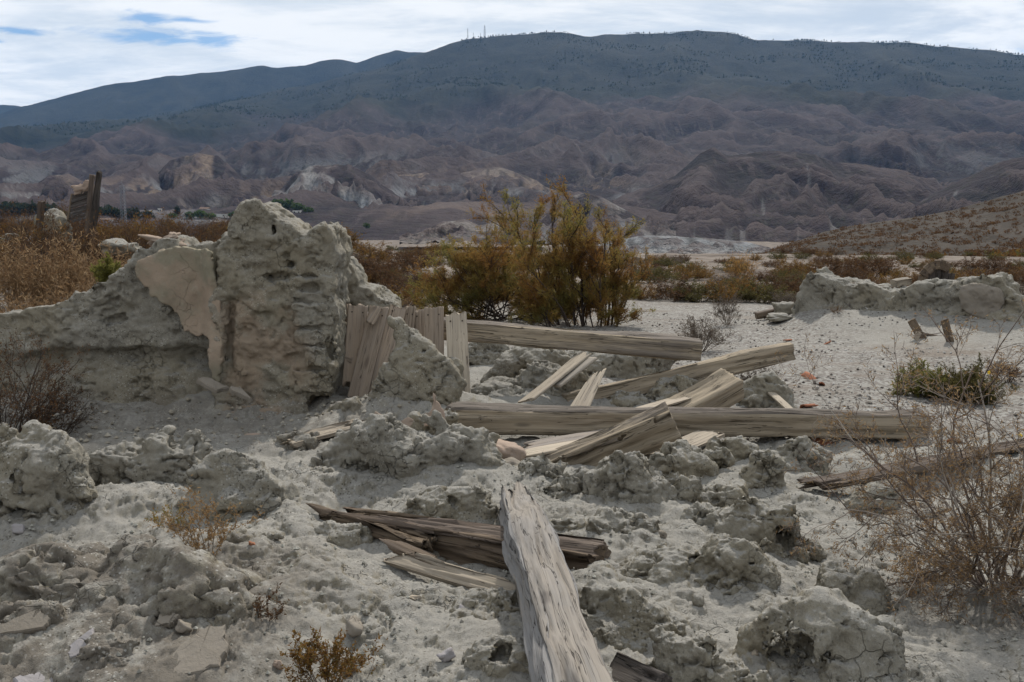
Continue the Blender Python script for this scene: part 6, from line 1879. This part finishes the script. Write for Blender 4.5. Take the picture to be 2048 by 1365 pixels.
def tile_piece(px, row, s, seed, label, curve=1.9):
    g = np.random.default_rng(seed)
    p = on_ground(px, row, .01)
    n, m = 9, 6
    a = np.linspace(-curve / 2, curve / 2, n); R = s * .5
    V = []
    for rad in (R, R - .014):
        for j in range(m):
            y = (j / (m - 1) - .5) * s * 1.1
            jag = 1 + .12 * g.standard_normal(n) * (j in (0, m - 1))
            V.append(np.stack([rad * np.sin(a), y * jag, rad * np.cos(a) - R * .75], 1))
    V = np.concatenate(V)
    top = grid_quads(m, n); bot = grid_quads(m, n, m * n)[:, ::-1]
    Q = [top, bot]
    e = []
    o2 = m * n
    for j in range(n - 1):
        e += [(j, o2 + j, o2 + j + 1, j + 1), ((m - 1) * n + j + 1, o2 + (m - 1) * n + j + 1, o2 + (m - 1) * n + j, (m - 1) * n + j)]
    for i in range(m - 1):
        e += [(i * n, (i + 1) * n, o2 + (i + 1) * n, o2 + i * n), (i * n + n - 1, o2 + i * n + n - 1, o2 + (i + 1) * n + n - 1, (i + 1) * n + n - 1)]
    Q = np.concatenate(Q + [np.array(e)])
    o = obj("roof_tile_piece", mesh_from("roof_tile_piece", V, Q), M_TERRA, None, p)
    o.rotation_euler = (.2 * g.standard_normal(), .25 * g.standard_normal(), g.random() * 6)
    return tag(o, label, "tile fragment", "broken terracotta pieces on the gravel")
tile_piece(1622, 757, .16, 1, "curved terracotta roof tile piece on the gravel beyond the pile")
tile_piece(1644, 770, .08, 2, "smaller orange tile piece in front of the curved one")
tile_piece(1614, 815, .12, 3, "terracotta lump just above the longest front beam", 2.4)
tile_piece(1640, 884, .16, 4, "reddish tile piece below the longest front beam")
tile_piece(1908, 885, .12, 5, "reddish tile piece right of the longest front beam's end")
tile_piece(1652, 690, .12, 6, "flat reddish chip on the far gravel", 1.0)
tile_piece(1575, 683, .14, 7, "thin reddish chip seen over the rising beam's end", .8)


# ------------------------------------------------------------------ gravel and clods nobody could count
def scatter(name, n, sampler, size, cols, label, seed, flat=.6):
    g = np.random.default_rng(seed)
    x, y = sampler(g, n); n = len(x)
    z = gh(x, y)
    ico = np.array([(0, 0, 1), (.9, 0, .15), (.25, .85, .1), (-.75, .5, .2), (-.7, -.55, .05), (.3, -.85, .2), (0, 0, -1)], float)
    tr = np.array([(0, 1, 2), (0, 2, 3), (0, 3, 4), (0, 4, 5), (0, 5, 1), (6, 2, 1), (6, 3, 2), (6, 4, 3), (6, 5, 4), (6, 1, 5)])
    s = size[0] + (size[1] - size[0]) * g.random(n) ** 2.5
    a = g.random(n) * 6.28; ca, sa = np.cos(a), np.sin(a)
    P_ = ico[None] * (0.75 + .5 * g.random((n, 7, 3))) * s[:, None, None] * np.array((1, .8, flat))
    X_ = P_[..., 0] * ca[:, None] - P_[..., 1] * sa[:, None]; Y_ = P_[..., 0] * sa[:, None] + P_[..., 1] * ca[:, None]
    V = np.stack([X_ + x[:, None], Y_ + y[:, None], P_[..., 2] + z[:, None] + s[:, None] * flat * .3], -1).reshape(-1, 3)
    T = (tr[None] + (np.arange(n) * 7)[:, None, None]).reshape(-1, 3)
    o = obj(name, mesh_from(name, V, tris=T, smooth=False, attrs={'tint': np.repeat(g.random(n), 7)}), plant_material(name + "_stone", cols, .9))
    return tag(o, label, None, None, 'stuff')


def clearing(g, n):
    y = 7.3 + 11 * g.random(n * 3) ** 1.4; x = -1 + 12 * g.random(n * 3)
    k = (x > 0.55 + (9 - y) * .45) & (x < y * .6) & ((fbm2(x * .8, y * .8, 4) + .35) > g.random(n * 3) * .9)
    return x[k][:n], y[k][:n]
def nearfield(g, n):
    r = 2.8 + 5.5 * g.random(n * 2) ** .8; a = (g.random(n * 2) - .5) * 1.15
    x, y = r * np.sin(a), r * np.cos(a); k = (fbm2(x * 1.5 + 5, y * 1.5, 4) + .3) > g.random(n * 2) * .8
    return x[k][:n], y[k][:n]
def apron(g, n):
    return -4.8 + 4.2 * g.random(n), 7.0 + 1.3 * g.random(n)
scatter("gravel", 11000, clearing, (.005, .028), [(.07, .06, .055), (.16, .14, .12), (.27, .25, .225), (.42, .40, .375)], "pale stony gravel of the clearing", 1)
scatter("clods", 7000, nearfield, (.0025, .016), [(.17, .16, .14), (.26, .25, .215), (.33, .32, .28)], "crumbs of adobe strewn on the near ground", 2, .75)
scatter("clods", 700, apron, (.004, .030), [(.17, .15, .12), (.26, .23, .18), (.33, .30, .25)], "crumbs of adobe strewn before the ruin wall", 3, .75)


# straw that was mixed into the mud, sticking out of the lumps: nobody could count it
g = np.random.default_rng(404)
B = np.concatenate(STRAW); n = len(B)
D = g.standard_normal((n, 3)) + np.array((0, -.3, .35)); D /= np.linalg.norm(D, axis=1, keepdims=True)
S = np.cross(D, g.standard_normal((n, 3))); S /= np.linalg.norm(S, axis=1, keepdims=True)
ln = (.018 + .05 * g.random((n, 1)) ** 2)
V = np.stack([B - D * ln * .4 - S * .0009, B - D * ln * .4 + S * .0009, B + D * ln], 1).reshape(-1, 3)
tag(obj("straw", mesh_from("straw", V, tris=np.arange(3 * n).reshape(-1, 3), smooth=False, attrs={'tint': np.repeat(g.random(n), 3)}), M_STRAW), "bits of straw sticking out of the crumbled adobe", None, None, 'stuff')


# ------------------------------------------------------------------ the air
M_AIR = bpy.data.materials.new("thin_haze"); M_AIR.use_nodes = True
h_ = NT(M_AIR.node_tree)
pv = h_.n('ShaderNodeVolumePrincipled', {'Color': (0.30, 0.56, 1.0, 1), 'Density': 2.4e-5, 'Anisotropy': 0.0})
h_.t.links.new(pv.outputs[0], h_.n('ShaderNodeOutputMaterial').inputs['Volume'])
lo = (-9500, -1800, -420.0); hi = (9500, 10600, 1560)
hz = obj("haze", boxmesh("haze", lo, hi), M_AIR)
tag(hz, "thin bluish haze filling the air", None, None, 'stuff')
